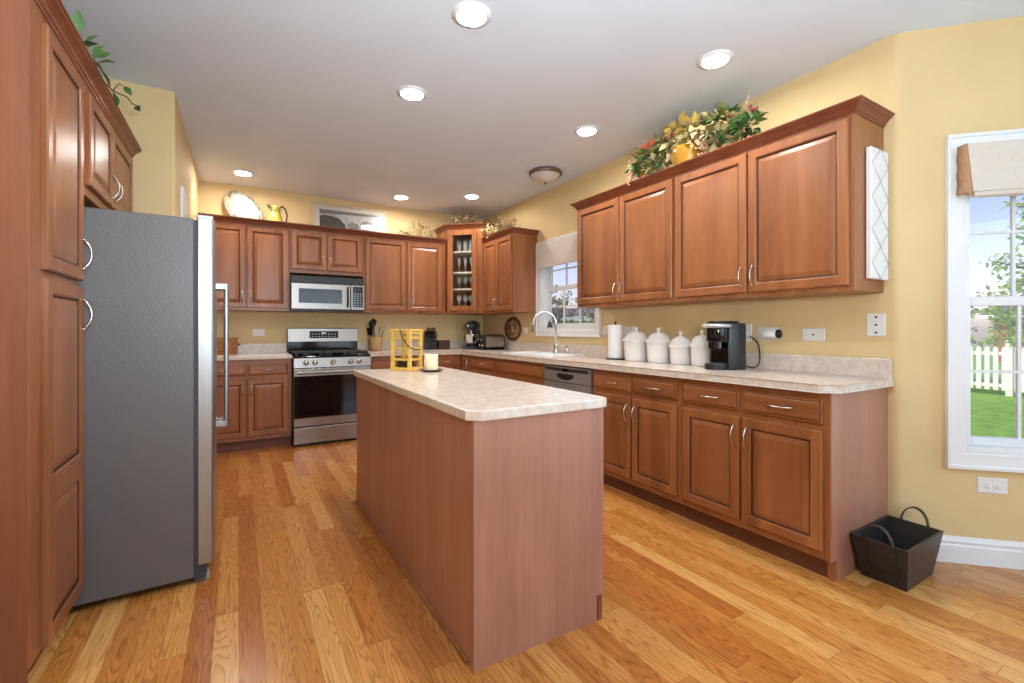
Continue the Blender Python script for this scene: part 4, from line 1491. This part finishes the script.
for (x, y, z, L, d_) in ((-0.57, 2.40, 2.40, 0.085, (0.1, -0.3, 1)), (-0.56, 2.47, 2.385, 0.08, (0.25, 0.2, 0.8)), (-0.545, 2.53, 2.36, 0.085, (0.2, 0.1, 1)),
                         (-0.545, 2.56, 2.36, 0.09, (0.6, 0.5, 0.7)), (-0.55, 2.56, 2.36, 0.07, (0.3, -0.2, -0.2)), (-0.54, 2.60, 2.36, 0.08, (0.3, 0.4, -0.35)), (-0.545, 2.50, 2.365, 0.07, (0.5, 0, 0.3)),
                         (-0.55, 2.45, 2.37, 0.06, (0.3, 0.3, 0.6)), (-0.53, 2.81, 2.35, 0.07, (0.1, 0.3, -0.3)), (-0.505, 2.93, 2.44, 0.06, (0.2, 0.8, -0.15)), (-0.495, 3.15, 2.43, 0.06, (0.1, 1, 0.15)), (-0.56, 2.42, 2.36, 0.06, (0.4, -0.2, 0.2))):
    g.leaf(loc_iv(x, y, z), d_, L, L * 0.55, random.choice((0, 1, 1)), random.uniform(-.6, .6), 0.3, 0.2)
g.obj('leaves', ['leaf_dark', 'leaf_green'], iv_)
i2 = thing('ivy_sprig', 'teal leaf sprig on the crown above the pantry, at the top edge', 'plant', (-0.56, 2.12, 2.3265))
g = G()
for (L, d_, z) in ((0.075, (0.5, 0.2, 0.2), 0.015), (0.08, (0.3, 0.35, 0.5), 0.015), (0.06, (0.5, -0.2, 0.5), 0.015), (0.05, (0.45, 0.25, -0.05), 0.012)):
    g.leaf((0, 0, z), d_, L, L * 0.65, 0, 0.3)
g.obj('leaves', 'leaf_teal', i2)
G().tube([(-0.10, 0, 0.004), (-0.04, 0, 0.008), (0, 0, 0.015)], 0.003, 6).obj('vine', 'brown_vine', i2)

# ------------------------------------------------------------------ on the counters
ZK = ZT + 0.0006
# wicker basket by the fridge
wk = thing('wicker_basket', 'small woven wicker basket on the counter beside the fridge', 'basket', (-0.115, 5.62, ZK))
g = G()
g.prism(rrect(-0.105, -0.07, 0.105, 0.07, 0.02), 0, 0.15, bv=0.004)
for k in range(7):
    g.sweep([(0, 0.008 + k * 0.02), (0.004, 0.012 + k * 0.02), (0.004, 0.018 + k * 0.02), (0, 0.022 + k * 0.02)], rrect(-0.105, -0.07, 0.105, 0.07, 0.02)[::-1][::-1], closed=True)
g.obj('body', 'wicker', wk)
G().prism(rrect(-0.109, -0.074, 0.109, 0.074, 0.02), 0.1505, 0.172, bv=0.006).obj('lid', 'wicker', wk)
G().ball((0.122, 0, 0.10), 0.010, 0, 10).cyl((0.105, 0, 0.10), (0.118, 0, 0.10), 0.004, n=8).obj('knob', 'black_plastic', wk)

# utensil crock
ck = thing('utensil_crock', 'tan ceramic crock of cooking utensils right of the range', 'crock', (1.42, 5.58, ZK))
G().lathe([(0, 0), (0.062, 0), (0.068, 0.02), (0.078, 0.12), (0.085, 0.165), (0.078, 0.165), (0.07, 0.12), (0.06, 0.02), (0, 0.015)], n=28).obj('pot', 'crock_tan', ck)


def utensil(name, label, dx, dy, tx, ty, top, mat, head):
    o = thing(name, label, 'utensil', (1.42, 5.58, ZK), 0, 'utensils in the crock')
    p0, p1 = Vector((dx, dy, 0.03)), Vector((tx, ty, top))
    G().tube([p0, p0.lerp(p1, .5), p1], 0.006, 8).obj('shaft', mat, o)
    d_ = (p1 - p0).normalized()
    q = d_.to_track_quat('Z', 'Y').to_matrix().to_4x4()
    q.translation = p1
    g = G()
    if head == 'spoon':
        g.lathe([(0, -0.005), (0.6, 0.02), (1, 0.05), (0.9, 0.08), (0.5, 0.10), (0, 0.105)], n=16, mt=q, sx=0.034, sy=0.008)
    elif head == 'ladle':
        g.lathe([(0, -0.005), (0.6, 0.015), (1, 0.045), (0.95, 0.075), (0.5, 0.095), (0, 0.10)], n=16, mt=q, sx=0.042, sy=0.03)
    elif head == 'turner':
        g.prism(rrect(-0.04, -0.004, 0.04, 0.004, 0.003), 0.0, 0.09, mt=q, bv=0.002)
    elif head == 'whisk':
        for k in range(4):
            a = PI * k / 4
            pts = []
            for i in range(13):
                u = i / 12
                x = 0.033 * math.sin(2 * PI * u) if False else 0.033 * math.cos(PI * u) * math.sin(PI * u) ** 0.4
                pts.append(q @ Vector((x * math.cos(a), x * math.sin(a), 0.115 * math.sin(PI * u))))
            g.tube(pts, 0.002, 5)
    g.obj('head', mat, o)


utensil('ladle', 'black ladle standing leftmost in the tan crock', -0.025, -0.02, -0.052, -0.035, 0.265, 'black_plastic', 'ladle')
utensil('slotted_spoon', 'black spoon tallest in the tan crock', 0.0, 0.03, -0.012, 0.045, 0.29, 'black_plastic', 'ladle')
utensil('spatula', 'black spatula leaning left in the tan crock', -0.03, 0.02, -0.065, 0.0, 0.19, 'black_plastic', 'turner')
utensil('spoon', 'steel spoon in the middle of the tan crock', 0.015, 0, 0.035, -0.01, 0.185, 'chrome', 'spoon')
utensil('whisk', 'steel wire whisk leaning right in the tan crock', 0.02, 0, 0.075, 0.0, 0.20, 'chrome', 'whisk')

# knife block
kb = thing('knife_block', 'black knife block full of knives beside the small wooden box', 'knife block', (2.12, 5.585, ZK))
g = G()
mside = Matrix(((0, 0, 1, 0), (1, 0, 0, 0), (0, 1, 0, 0), (0, 0, 0, 1)))
g.prism([(-0.06, 0), (0.07, 0), (0.07, 0.225), (0.05, 0.235), (-0.06, 0.10)], -0.065, 0.065, mt=mside, bv=0.004)
g.obj('block', 'black_plastic', kb)
kn = None
for r_ in range(3):
    for c_ in range(4):
        y = -0.04 + r_ * 0.035
        z = 0.10 + (y + 0.06) * 1.227
        x = -0.045 + c_ * 0.03
        if kn is None:
            g = G()
            g.box(-0.009, -0.007, 0.0, 0.009, 0.007, 0.085, 0, bv=0.003)
            g.box(-0.0095, -0.0075, 0.006, 0.0095, 0.0075, 0.014, 1)
            for zz in (0.03, 0.05, 0.07):
                g.cyl((-0.0096, 0, zz), (0.0096, 0, zz), 0.0025, n=6, m=1)
            g.box(-0.0012, -0.008, -0.05, 0.0012, 0.008, 0.0, 1)
            o = kn = g.obj('knife', ['black_plastic', 'chrome'])
        else:
            o = inst(kn)
        o.location = (2.12 + x, 5.585 + y - 0.002, ZK + z + 0.003)
        o.rotation_euler = (R(38), R((c_ - 1.5) * 2), 0)
        tag(o, f"black-handled knife in the knife block, {('front', 'middle', 'back')[r_]} row, {('leftmost', 'second from left', 'third from left', 'rightmost')[c_]}", 'knife', 'knives in the block')
# recipe box
rb_ = thing('recipe_box', 'small dark brown wooden box right of the knife block', 'box', (2.30, 5.62, ZK))
G().box(-0.075, -0.055, 0, 0.075, 0.055, 0.085, bv=0.003).obj('base', 'box_wood', rb_)
G().box(-0.078, -0.058, 0.086, 0.078, 0.058, 0.115, bv=0.004).obj('lid', 'box_wood', rb_)

# stand mixer
mx = thing('stand_mixer', 'grey stand mixer with a steel bowl in the counter corner', 'mixer', (2.71, 5.52, ZK), R(-140))
g = G()
g.prism(rrect(-0.10, -0.10, 0.22, 0.10, 0.07, 6), 0, 0.03, bv=0.008)
g.prism(rrect(-0.095, -0.055, -0.005, 0.055, 0.03, 5), 0.03, 0.25, bv=0.01)
g.obj('stand', 'gasket', mx)
g = G()
prof = [(0, -0.12), (0.035, -0.115), (0.058, -0.08), (0.066, -0.02), (0.064, 0.06), (0.058, 0.14), (0.048, 0.18), (0.03, 0.19), (0, 0.192)]
g.lathe(prof, n=24, mt=Matrix.Translation((0.02, 0, 0.305)) @ Matrix.Rotation(R(90), 4, 'Y'))
g.obj('motor_head', 'gasket', mx)
G().lathe([(0.066, -0.01), (0.069, -0.006), (0.069, 0.016), (0.066, 0.02)], n=24, mt=Matrix.Translation((0.02, 0, 0.305)) @ Matrix.Rotation(R(90), 4, 'Y')).obj('trim_band', 'chrome', mx)
G().lathe([(0, 0.025), (0.03, 0.025), (0.032, 0)] and [(0, 0), (0.022, 0), (0.022, 0.02), (0, 0.022)], n=16, mt=Matrix.Translation((0.212, 0, 0.305)) @ Matrix.Rotation(R(90), 4, 'Y')).obj('attachment_hub', 'chrome', mx)
G().lathe([(0, 0.031), (0.05, 0.031), (0.052, 0.045), (0.075, 0.065), (0.098, 0.12), (0.104, 0.19), (0.107, 0.192), (0.100, 0.188), (0.094, 0.12), (0.07, 0.07), (0, 0.055)], (0.115, 0, 0), 28).obj('bowl', 'chrome', mx)
G().cyl((0.115, 0, 0.255), (0.115, 0, 0.17), 0.014, n=12).obj('beater_shaft', 'chrome', mx)
# toaster
ts = thing('toaster', 'brushed steel toaster standing right of the stand mixer', 'toaster', (2.75, 5.11, ZK), R(88))
g = G()
arcp = rrect(-0.095, 0.015, 0.095, 0.195, 0.045, 6)
g.prism([(p[0], p[1]) for p in arcp], -0.125, 0.125, mt=Matrix(((1, 0, 0, 0), (0, 0, 1, 0), (0, 1, 0, 0), (0, 0, 0, 1))))
g.obj('shell', 'steel', ts)
g = G()
g.box(-0.10, -0.135, 0, 0.10, 0.135, 0.016, bv=0.004)
for y in (-0.132, 0.132):
    g.prism(rrect(-0.092, 0.012, 0.092, 0.185, 0.045, 5), y - 0.008, y + 0.008, mt=Matrix(((1, 0, 0, 0), (0, 0, 1, 0), (0, 1, 0, 0), (0, 0, 0, 1))))
g.obj('base', 'black_plastic', ts)
g = G()
for x in (-0.035, 0.035):
    g.box(x - 0.016, -0.105, 0.1945, x + 0.016, 0.105, 0.1965)
g.obj('bread_slots', 'black_plastic', ts)
for x in (-0.04, 0.04):
    G().box(x - 0.016, 0.1405, 0.12, x + 0.016, 0.172, 0.135, bv=0.003).obj('lever', 'chrome', ts)
    G().lathe([(0, 0), (0.016, 0), (0.014, 0.014), (0, 0.016)], n=14, mt=Matrix.Translation((x, 0.1405, 0.06)) @ Matrix.Rotation(R(-90), 4, 'X')).obj('dial', 'chrome', ts)

# paper towels
ph_ = thing('paper_towel_holder', 'dark metal upright paper towel holder left of the white canisters', 'holder', (2.80, 2.945, ZK))
G().lathe([(0, 0), (0.085, 0), (0.085, 0.006), (0.07, 0.010), (0, 0.010)], n=32).obj('base', 'iron', ph_)
G().cyl((0, 0, 0.01), (0, 0, 0.31), 0.006, n=10).ball((0, 0, 0.318), 0.012, 0, 10).obj('rod', 'iron', ph_)
tag(G().lathe([(0.021, 0.0), (0.062, 0.0), (0.064, 0.004), (0.064, 0.281), (0.062, 0.285), (0.021, 0.285), (0.021, 0.0)], n=36).obj('paper_towel_roll', 'paper', loc=(2.80, 2.945, ZK + 0.0108)), 'full roll of white paper towels upright on its holder', 'paper towels')
# canisters
for (y, x, r_, h_, wds) in ((2.730, 2.825, 0.110, 0.178, 'largest of the four, next to the paper towels'), (2.497, 2.828, 0.102, 0.170, 'second largest, second from the paper towels'),
                            (2.294, 2.835, 0.088, 0.142, 'smallest and shortest, third from the paper towels'), (2.110, 2.835, 0.086, 0.152, 'partly hidden behind the coffee maker')):
    c = thing('canister', 'white ceramic lidded canister, ' + wds, 'canister', (x, y, ZK), 0, 'white ceramic canisters')
    k = r_
    G().lathe([(0, 0), (k * .80, 0), (k * .83, 0.006), (k * .86, h_ * 0.3), (k * .90, h_ - 0.022), (k * .99, h_ - 0.016), (k * 1.03, h_ - 0.006), (k * 1.0, h_), (k * .85, h_), (k * .82, 0.02), (0, 0.015)], n=36).obj('jar', 'ceramic', c)
    G().lathe([(k * .94, h_ + 0.0005), (k * .95, h_ + 0.006), (k * .86, h_ + 0.012), (k * .74, h_ + 0.035), (k * .5, h_ + 0.056), (k * .2, h_ + 0.064), (0.008, h_ + 0.068), (0.009, h_ + 0.076), (0.017, h_ + 0.085), (0.016, h_ + 0.096), (0, h_ + 0.102)], n=36).obj('lid', 'ceramic', c)

# coffee maker
cm = thing('coffee_maker', 'black single-serve coffee maker with a silver lid handle on the counter', 'coffee maker', (2.715, 1.862, ZK), R(-99))
cm.scale = (0.93, 0.93, 1.01)
# local: front towards -y, width x
g = G()
pts = []
for i in range(13):
    a = R(0 + 180 * i / 12)
    pts.append((0.092 * math.cos(a), 0.085 + 0.08 * math.sin(a)))
g.prism(pts + [(-0.092, -0.03), (0.092, -0.03)], 0.0, 0.295, bv=0.006, smooth=True)
g.obj('housing', 'coffee_body', cm)
g = G()
pts = []
for i in range(13):
    a = R(180 + 180 * i / 12)
    pts.append((0.078 * math.cos(a), -0.045 + 0.082 * math.sin(a)))
g.prism(pts + [(0.078, -0.0305), (-0.078, -0.0305)], 0.175, 0.287, bv=0.006, smooth=True)
g.prism([(0.05 * math.cos(R(180 + 15 * i)), -0.07 + 0.045 * math.sin(R(180 + 15 * i))) for i in range(13)], 0.135, 0.175)
g.obj('brew_head', 'black_gloss', cm)
G().box(-0.072, -0.036, 0.03, 0.072, -0.0305, 0.174).obj('back_splash', 'black_gloss', cm)
g = G()
pts = [(0.078 * math.cos(R(180 + 15 * i)), -0.055 + 0.085 * math.sin(R(180 + 15 * i))) for i in range(13)]
g.prism(pts + [(0.078, -0.0305), (-0.078, -0.0305)], 0, 0.036, bv=0.004)
g.obj('drip_tray', 'black_plastic', cm)
G().prism([(p[0] * .85, -0.03 + (p[1] + 0.03) * .85) for p in pts], 0.0362, 0.039).obj('tray_grid', 'steel_dark', cm)
g = G()
hp = [(0.097 * math.cos(R(172 + 196 * i / 14)), -0.045 + 0.096 * math.sin(R(172 + 196 * i / 14)), 0.278 - 0.0 * i) for i in range(15)]
g.tube(hp, 0.0125, 8)
g.obj('lid_handle', 'silver_paint', cm)
g = G()
g.prism([(0.085 * math.cos(R(15 * i)), 0.0 + 0.118 * math.sin(R(15 * i))) for i in range(24)], 0.2955, 0.308, bv=0.005)
g.obj('lid', 'black_plastic', cm)
for k in range(4):
    G().lathe([(0, 0.308), (0.006, 0.308), (0.006, 0.3098), (0, 0.3102)], (0.03 + 0.012 * k, -0.02 + 0.02 * k, 0), 10).obj('button', 'silver_paint', cm)
cmi = (Matrix.Translation((2.715, 1.862, ZK)) @ Matrix.Rotation(R(-99), 4, 'Z') @ Matrix.Diagonal((0.93, 0.93, 1.01, 1))).inverted()
cdp = [cmi @ Vector(v_) for v_ in ((2.82, 1.79, 0.955), (2.86, 1.745, 0.942), (2.89, 1.725, 0.97), (2.91, 1.735, 1.04), (2.93, 1.76, 1.10), (2.945, 1.80, 1.13), (2.955, 1.83, 1.14))]


def smooth_pts(p, n=6):
    out_ = []
    P = [Vector(a) for a in p]
    for i in range(len(P) - 1):
        a, b, c, d = P[max(i - 1, 0)], P[i], P[i + 1], P[min(i + 2, len(P) - 1)]
        for k in range(n):
            t_ = k / n
            out_.append(0.5 * ((2 * b) + (c - a) * t_ + (2 * a - 5 * b + 4 * c - d) * t_ * t_ + (3 * b - a - 3 * c + d) * t_ ** 3))
    out_.append(P[-1])
    return out_


G().tube(smooth_pts(cdp), 0.0045, 8).obj('power_cord', 'black_plastic', cm)

# window-sill ornament
bl = thing('sill_bell', 'small dark grey bell-shaped ornament on the kitchen window sill', 'ornament', (3.0, 4.20, KZ0 + 0.0145))
G().lathe([(0, 0), (0.032, 0), (0.030, 0.012), (0.022, 0.035), (0.016, 0.06), (0, 0.068)], n=20).obj('bell', 'gasket', bl)
G().tube([(0, 0, 0.066), (0, 0, 0.085)], [0.006, 0.003], 8).obj('stem', 'gasket', bl)

# ------------------------------------------------------------------ island top
ZI = 0.9076
lt = thing('candle_lantern', 'yellow wooden lantern with open windows and a black cord handle on the island', 'lantern', (0.995, 3.085, ZI), R(-56.3))
hw, hd_, lh = 0.071, 0.058, 0.270
g = G()
g.box(-hw - 0.014, -hd_ - 0.014, 0, hw + 0.014, hd_ + 0.014, 0.022, bv=0.002, seg=1)
g.box(-hw - 0.016, -hd_ - 0.016, lh, hw + 0.016, hd_ + 0.016, lh + 0.012, bv=0.002, seg=1)
for sx in (-1, 1):
    for sy in (-1, 1):
        g.box(sx * hw - 0.011, sy * hd_ - 0.011, 0.022, sx * hw + 0.011, sy * hd_ + 0.011, lh, bv=0.001, seg=1)
for z in (0.075, 0.15, 0.225, lh - 0.012):
    th = 0.006
    for sy in (-1, 1):
        g.box(-hw, sy * hd_ - 0.005, z - th, hw, sy * hd_ + 0.005, z + th)
    for sx in (-1, 1):
        g.box(sx * hw - 0.005, -hd_, z - th, sx * hw + 0.005, hd_, z + th)
g.obj('frame', 'yellow_wood', lt)
g = G()
hp = [(-0.03, -0.075, lh + 0.008)]
G().tube(smooth_pts([(0.0, -hd_ - 0.014, lh + 0.013), (0.03, -hd_ - 0.020, lh - 0.05), (hw + 0.010, -hd_ - 0.016, lh - 0.105), (hw + 0.018, -0.02, lh - 0.125), (hw + 0.014, 0.045, lh - 0.128)]), 0.0035, 6).obj('handle', 'iron', lt)
g = G()
random.seed(2)
for i in range(70):
    g.ball((random.uniform(-.05, .05), random.uniform(-.037, .037), 0.03 + random.uniform(0, 0.028)), random.uniform(0.008, 0.013), 0, 6)
g.obj('potpourri', 'potpourri', lt)
cdh = thing('candle_dish', 'dark brown shallow dish under the candle on the island', 'dish', (1.108, 2.915, ZI), R(20))
G().lathe([(0, 0), (0.055, 0), (0.082, 0.012), (0.084, 0.015), (0.06, 0.008), (0, 0.007)], n=8, smooth=False).obj('tray', 'dish_brown', cdh)
cn = thing('pillar_candle', 'cream pillar candle standing on the brown dish', 'candle', (1.108, 2.915, ZI + 0.0085))
G().lathe([(0, 0), (0.046, 0), (0.047, 0.006), (0.047, 0.10), (0.043, 0.106), (0.03, 0.10), (0, 0.096)], n=32).obj('wax', 'candle_wax', cn)
G().tube([(0, 0, 0.094), (0.002, 0, 0.108)], 0.0015, 6).obj('wick', 'black_plastic', cn)

# ------------------------------------------------------------------ black bucket on the floor
bk = thing('storage_basket', 'black slatted wooden basket with two strap handles on the floor by the wall corner', 'basket', (2.745, 0.953, 0.001), R(90))
g = G()


def frus(lv):
    rgs = []
    for (a, b, z) in lv:
        rgs.append([g.V((x, y, z)) for x, y in ((-a, -b), (a, -b), (a, b), (-a, b))])
    for p, q in zip(rgs, rgs[1:]):
        for i in range(4):
            g._f([p[i], p[(i + 1) % 4], q[(i + 1) % 4], q[i]])
    g._f(rgs[0][::-1])
    g._f(rgs[-1])


b0, b1_, hb = (0.088, 0.15), (0.113, 0.208), 0.205
tl = lambda z: (b0[0] + (b1_[0] - b0[0]) * z / hb, b0[1] + (b1_[1] - b0[1]) * z / hb)
lv = [(b0[0], b0[1], 0)]
for k in (1, 2):
    z = hb * k / 3
    a, b = tl(z)
    lv += [(a, b, z - 0.002), (a - 0.003, b - 0.003, z), (a, b, z + 0.002)]
lv += [(b1_[0], b1_[1], hb), (b1_[0] - 0.010, b1_[1] - 0.010, hb), (b0[0] - 0.008, b0[1] - 0.008, 0.012)]
frus(lv)
g.obj('body', 'bucket_wood', bk)
for s_ in (-1, 1):
    g = G()
    pts = []
    for i in range(15):
        a = PI * i / 14
        x = -0.055 * math.cos(a)
        z = hb - 0.01 + 0.085 * math.sin(a)
        pts.append((x, s_ * (b1_[1] - 0.004 + 0.01 * math.sin(a)), z))
    ds = [(pts[0][0], s_ * (tl(0.03)[1] + 0.003), 0.03), (pts[0][0], s_ * (tl(hb - 0.02)[1] + 0.003), hb - 0.02)]
    de = [(pts[-1][0], s_ * (tl(hb - 0.02)[1] + 0.003), hb - 0.02), (pts[-1][0], s_ * (tl(0.03)[1] + 0.003), 0.03)]
    allp = ds + pts[1:-1] + de
    prev = None
    for p in allp:
        cur = [g.V((p[0] - 0.011, p[1], p[2])), g.V((p[0] + 0.011, p[1], p[2])), g.V((p[0] + 0.011, p[1] - s_ * 0.004, p[2])), g.V((p[0] - 0.011, p[1] - s_ * 0.004, p[2]))] if False else None
        if cur is None:
            c0 = Vector(p)
            cur = [g.V(c0 + Vector((0, s_ * 0.012 - s_ * 0.012, 0)) + Vector(v_)) for v_ in ((0, 0.0, 0),)]
        break
    # flat strap: follow the path with a rectangular section
    import itertools
    ringv = []
    for i, p in enumerate(allp):
        P0, P1 = Vector(allp[max(i - 1, 0)]), Vector(allp[min(i + 1, len(allp) - 1)])
        T = (P1 - P0).normalized()
        wv = Vector((0, 1, 0)) if 1 < i < len(allp) - 2 else T.cross(Vector((0, 1, 0))).normalized()
        tb = Vector((0, 1, 0)) * 0.5
        nrm = T.cross(Vector((0, 1, 0))).normalized()
        hwid, hth = 0.0025, 0.011
        ringv.append([g.V(Vector(p) + nrm * hwid * a + Vector((0, 1, 0)) * hth * b) for a, b in ((-1, -1), (1, -1), (1, 1), (-1, 1))] if 1 < i < len(allp) - 2 else
                     [g.V(Vector(p) + nrm * hth * a + Vector((0, 1, 0)) * hwid * b) for a, b in ((-1, -1), (1, -1), (1, 1), (-1, 1))])
    for a, b in zip(ringv, ringv[1:]):
        for i in range(4):
            g._f([a[i], a[(i + 1) % 4], b[(i + 1) % 4], b[i]])
    g._f(ringv[0])
    g._f(ringv[-1])
    bmesh.ops.delete(g.bm, geom=[v_ for v_ in g.bm.verts if not v_.link_faces], context='VERTS')
    g.obj('handle', 'bucket_wood', bk)

# ------------------------------------------------------------------ shades
sh = thing('roman_shade', 'pale linen roman shade drawn up at the top of the bay window', 'shade', (bay(0)[0], bay(0)[1], -0.034), R(-45))
s0, s1 = 0.240, 1.06
g = G()
g.box(s0 + 0.018, -0.072, 1.99, s1, -0.069, 2.145)
g.box(s0 + 0.022, -0.076, 1.905, s1, -0.070, 1.992)
g.prism([(-0.070, 1.905), (-0.085, 1.900), (-0.08, 1.882), (-0.055, 1.875), (-0.05, 1.895)], s0 + 0.045, s1 - 0.002, mt=mside)
g.obj('cloth', 'shade_cloth', sh)
G().box(s0 + 0.02, -0.066, 2.115, s1 - 0.01, -0.029, 2.142).obj('headrail', 'trim_paint', sh)
g = G()
prev = None
for i in range(15):
    z = 2.142 - i * 0.0175
    wv = 0.004 * math.sin(i * 1.3)
    k = i / 14
    cur = [g.V((s0 + 0.004 + wv * 0.5, -0.028, z)), g.V((s0 + 0.006 + wv, -0.055 - wv, z)), g.V((s0 + 0.012 + wv * .4, -0.0785 - 0.004 * k, z)), g.V((s0 + 0.020 + 0.024 * k, -0.0775 - 0.002 * k, z - 0.012 * k))]
    if prev:
        for k in range(3):
            g._f([prev[k], prev[k + 1], cur[k + 1], cur[k]], 0, True)
    prev = cur
so = g.obj('gathered_side', 'shade_side', sh)
so.modifiers.new('thickness', 'SOLIDIFY').thickness = 0.003
ks = thing('roman_shade', 'pale roman shade drawn up at the top of the kitchen sink window', 'shade', (Xr, Yb, 0), RW)
a, b = Yb - 4.318, Yb - 3.27
g = G()
g.box(a, -0.062, 2.0, b, -0.058, 2.135)
g.box(a, -0.067, 1.885, b, -0.059, 2.003)
g.prism([(-0.067, 1.885), (-0.075, 1.88), (-0.07, 1.865), (-0.05, 1.868), (-0.045, 1.885)], a - 0.008, b, mt=mside)
g.obj('cloth', 'shade_cloth', ks)
G().box(a, -0.057, 2.11, b, -0.029, 2.135).obj('headrail', 'trim_paint', ks)

# ------------------------------------------------------------------ outside
ZG = -0.5
g = G()
g.prism([(3.4, -30), (60, -30), (60, 50), (3.4, 50)], ZG - 0.2, ZG)
lw = g.obj('ground_lawn', 'grass')
struct(lw)


def picket_fence(p0, p1, label, h_=1.24, name='picket_fence'):
    p0, p1 = Vector(p0), Vector(p1)
    d_ = p1 - p0
    L = d_.length
    ro = thing(name, label, 'fence', (p0.x, p0.y, ZG), math.atan2(d_.y, d_.x))
    g = G()
    x = 0.0
    while x < L:
        w = 0.10
        g.prism([(x, 0.12), (x + w, 0.12), (x + w, h_ - 0.05), (x + w * .72, h_), (x + w * .28, h_), (x, h_ - 0.05)], -0.01, 0.01, mt=Matrix(((1, 0, 0, 0), (0, 0, 1, 0), (0, 1, 0, 0), (0, 0, 0, 1))))
        x += 0.165
    g.obj('pickets', 'fence_white', ro)
    g = G()
    for z in (0.2, h_ - 0.22):
        g.box(0, 0.012, z, L, 0.05, z + 0.09)
    g.obj('rails', 'fence_white', ro)
    x = 0.9
    while x < L:
        g = G()
        g.box(x, -0.065, 0, x + 0.13, 0.065, h_ + 0.12)
        g.prism([(x - 0.015, -0.08), (x + 0.145, -0.08), (x + 0.145, 0.08), (x - 0.015, 0.08)], h_ + 0.12, h_ + 0.15)
        g.lathe([(0.085, h_ + 0.15), (0.03, h_ + 0.23), (0, h_ + 0.25)], (x + 0.065, 0, 0), 12)
        g.obj('post', 'fence_white', ro)
        x += 2.4
    return ro


picket_fence((17.6, 9.2), (16.0, -1.5), 'white picket fence across the lawn beyond the bay window')


def tree(name, label, loc, h_, rad, n, mats, leaf_l, seed, trunk='bark', cz=0.62, bare=30):
    random.seed(seed)
    rt = thing(name, label, 'tree', loc)
    g = G()
    g.tube([(0, 0, 0), (0.03, 0, h_ * .3), (0, 0.04, h_ * .6), (0.02, 0, h_ * .95)], [h_ * .018, h_ * .014, h_ * .009, 0.01], 8)
    tips = []
    for i in range(bare):
        z = h_ * random.uniform(.25, .9)
        a = random.uniform(0, 2 * PI)
        rr = rad * random.uniform(.5, 1) * (1 - 0.5 * abs(z / h_ - 0.5))
        e = Vector((rr * math.cos(a), rr * math.sin(a), z + rr * random.uniform(.2, .7)))
        m_ = Vector((e.x * .5, e.y * .5, (z + e.z) / 2 - 0.03 * rr))
        g.tube([(0, 0, z), m_, e], [h_ * .006, h_ * .004, h_ * .0015], 5)
        tips.append((Vector((0, 0, z)), e))
        for k in range(5):
            t_ = random.uniform(.3, 1)
            p = Vector((0, 0, z)).lerp(e, t_)
            q = p + Vector((random.gauss(0, .2), random.gauss(0, .2), random.gauss(0.12, .15))) * rad
            g.tube([p, q], [h_ * .002, h_ * .0008], 4)
            tips.append((p, q))
    g.obj('branches', trunk, rt)
    g = G()
    for i in range(n):
        a, b = random.choice(tips)
        p = a.lerp(b, random.uniform(.35, 1.05)) + Vector((random.gauss(0, .06), random.gauss(0, .06), random.gauss(0, .06))) * rad
        g.leaf(p, (random.gauss(0, 1), random.gauss(0, 1), random.gauss(0, .7)), leaf_l * random.uniform(.7, 1.3), leaf_l * .55, random.randrange(len(mats)), random.uniform(-1, 1))
    g.obj('foliage', mats, rt)
    return rt


tree('young_tree', 'young tree with bright spring leaves right of the bay window view', (13.4, 2.2, ZG), 4.3, 1.1, 3200, ['spring_leaf'], 0.13, 4)
tree('evergreen_tree', 'grey-green bushy tree behind the picket fence, left in the bay window', (19.6, 5.85, ZG), 2.5, 1.1, 2000, ['shrub_leaf', 'leaf_olive'], 0.15, 8)
tree('bare_tree', 'budding grey-green tree outside the kitchen sink window, left one', (6.6, 9.3, ZG), 2.55, 0.95, 2600, ['shrub_leaf', 'twig_grey', 'twig_grey'], 0.10, 12, 'twig_grey', bare=40)
tree('bare_tree', 'budding grey-green tree outside the kitchen sink window, right one', (8.6, 9.4, ZG), 2.3, 0.95, 2600, ['shrub_leaf', 'twig_grey', 'twig_grey'], 0.10, 13, 'twig_grey', bare=40)
tree('leafy_shrub', 'low grey-green shrub at the bottom of the kitchen sink window', (6.5, 7.3, ZG), 1.45, 0.8, 2000, ['shrub_leaf', 'twig_grey'], 0.10, 14, 'twig_grey', bare=30)


def house(label, loc, rotz, w, d, h_, wallm, seed=1, roof=2.0):
    ho = thing('neighbour_house', label, 'house', loc, rotz)
    G().box(0, 0, 0, w, d, h_).obj('walls', wallm, ho)
    g = G()
    g.prism([(-0.5, h_), (d + 0.5, h_), (d / 2, h_ + roof)], -0.4, w + 0.4, mt=mside)
    g.obj('roof', 'roof_shingle', ho)
    for k in range(3):
        x = w * (k + 0.5) / 3 - 0.5
        wi = G().rings(1.0, 1.2, [(0, -0.001), (0, -0.05), (0.09, -0.05), (0.1, -0.02)], [0, 0, 0], x, h_ * .3).obj('window', 'trim_paint', ho)
        G().box(x + 0.1, -0.03, h_ * .3 + 0.1, x + 0.9, -0.0215, h_ * .3 + 1.1).obj('pane', 'glass_dark', wi)
    G().box(-0.4, -0.56, h_ - 0.16, w + 0.4, -0.5, h_ + 0.02).obj('fascia', 'trim_paint', ho)
    return ho


house('brick neighbour house far behind the picket fence', (33.5, 7.6, ZG), R(-100), 11, 8, 2.4, 'brick', roof=1.3)
house('pale neighbour house outside the kitchen sink window, behind the bare trees', (8.6, 15.5, ZG), R(-38), 9, 7, 2.15, 'siding', roof=0.5)
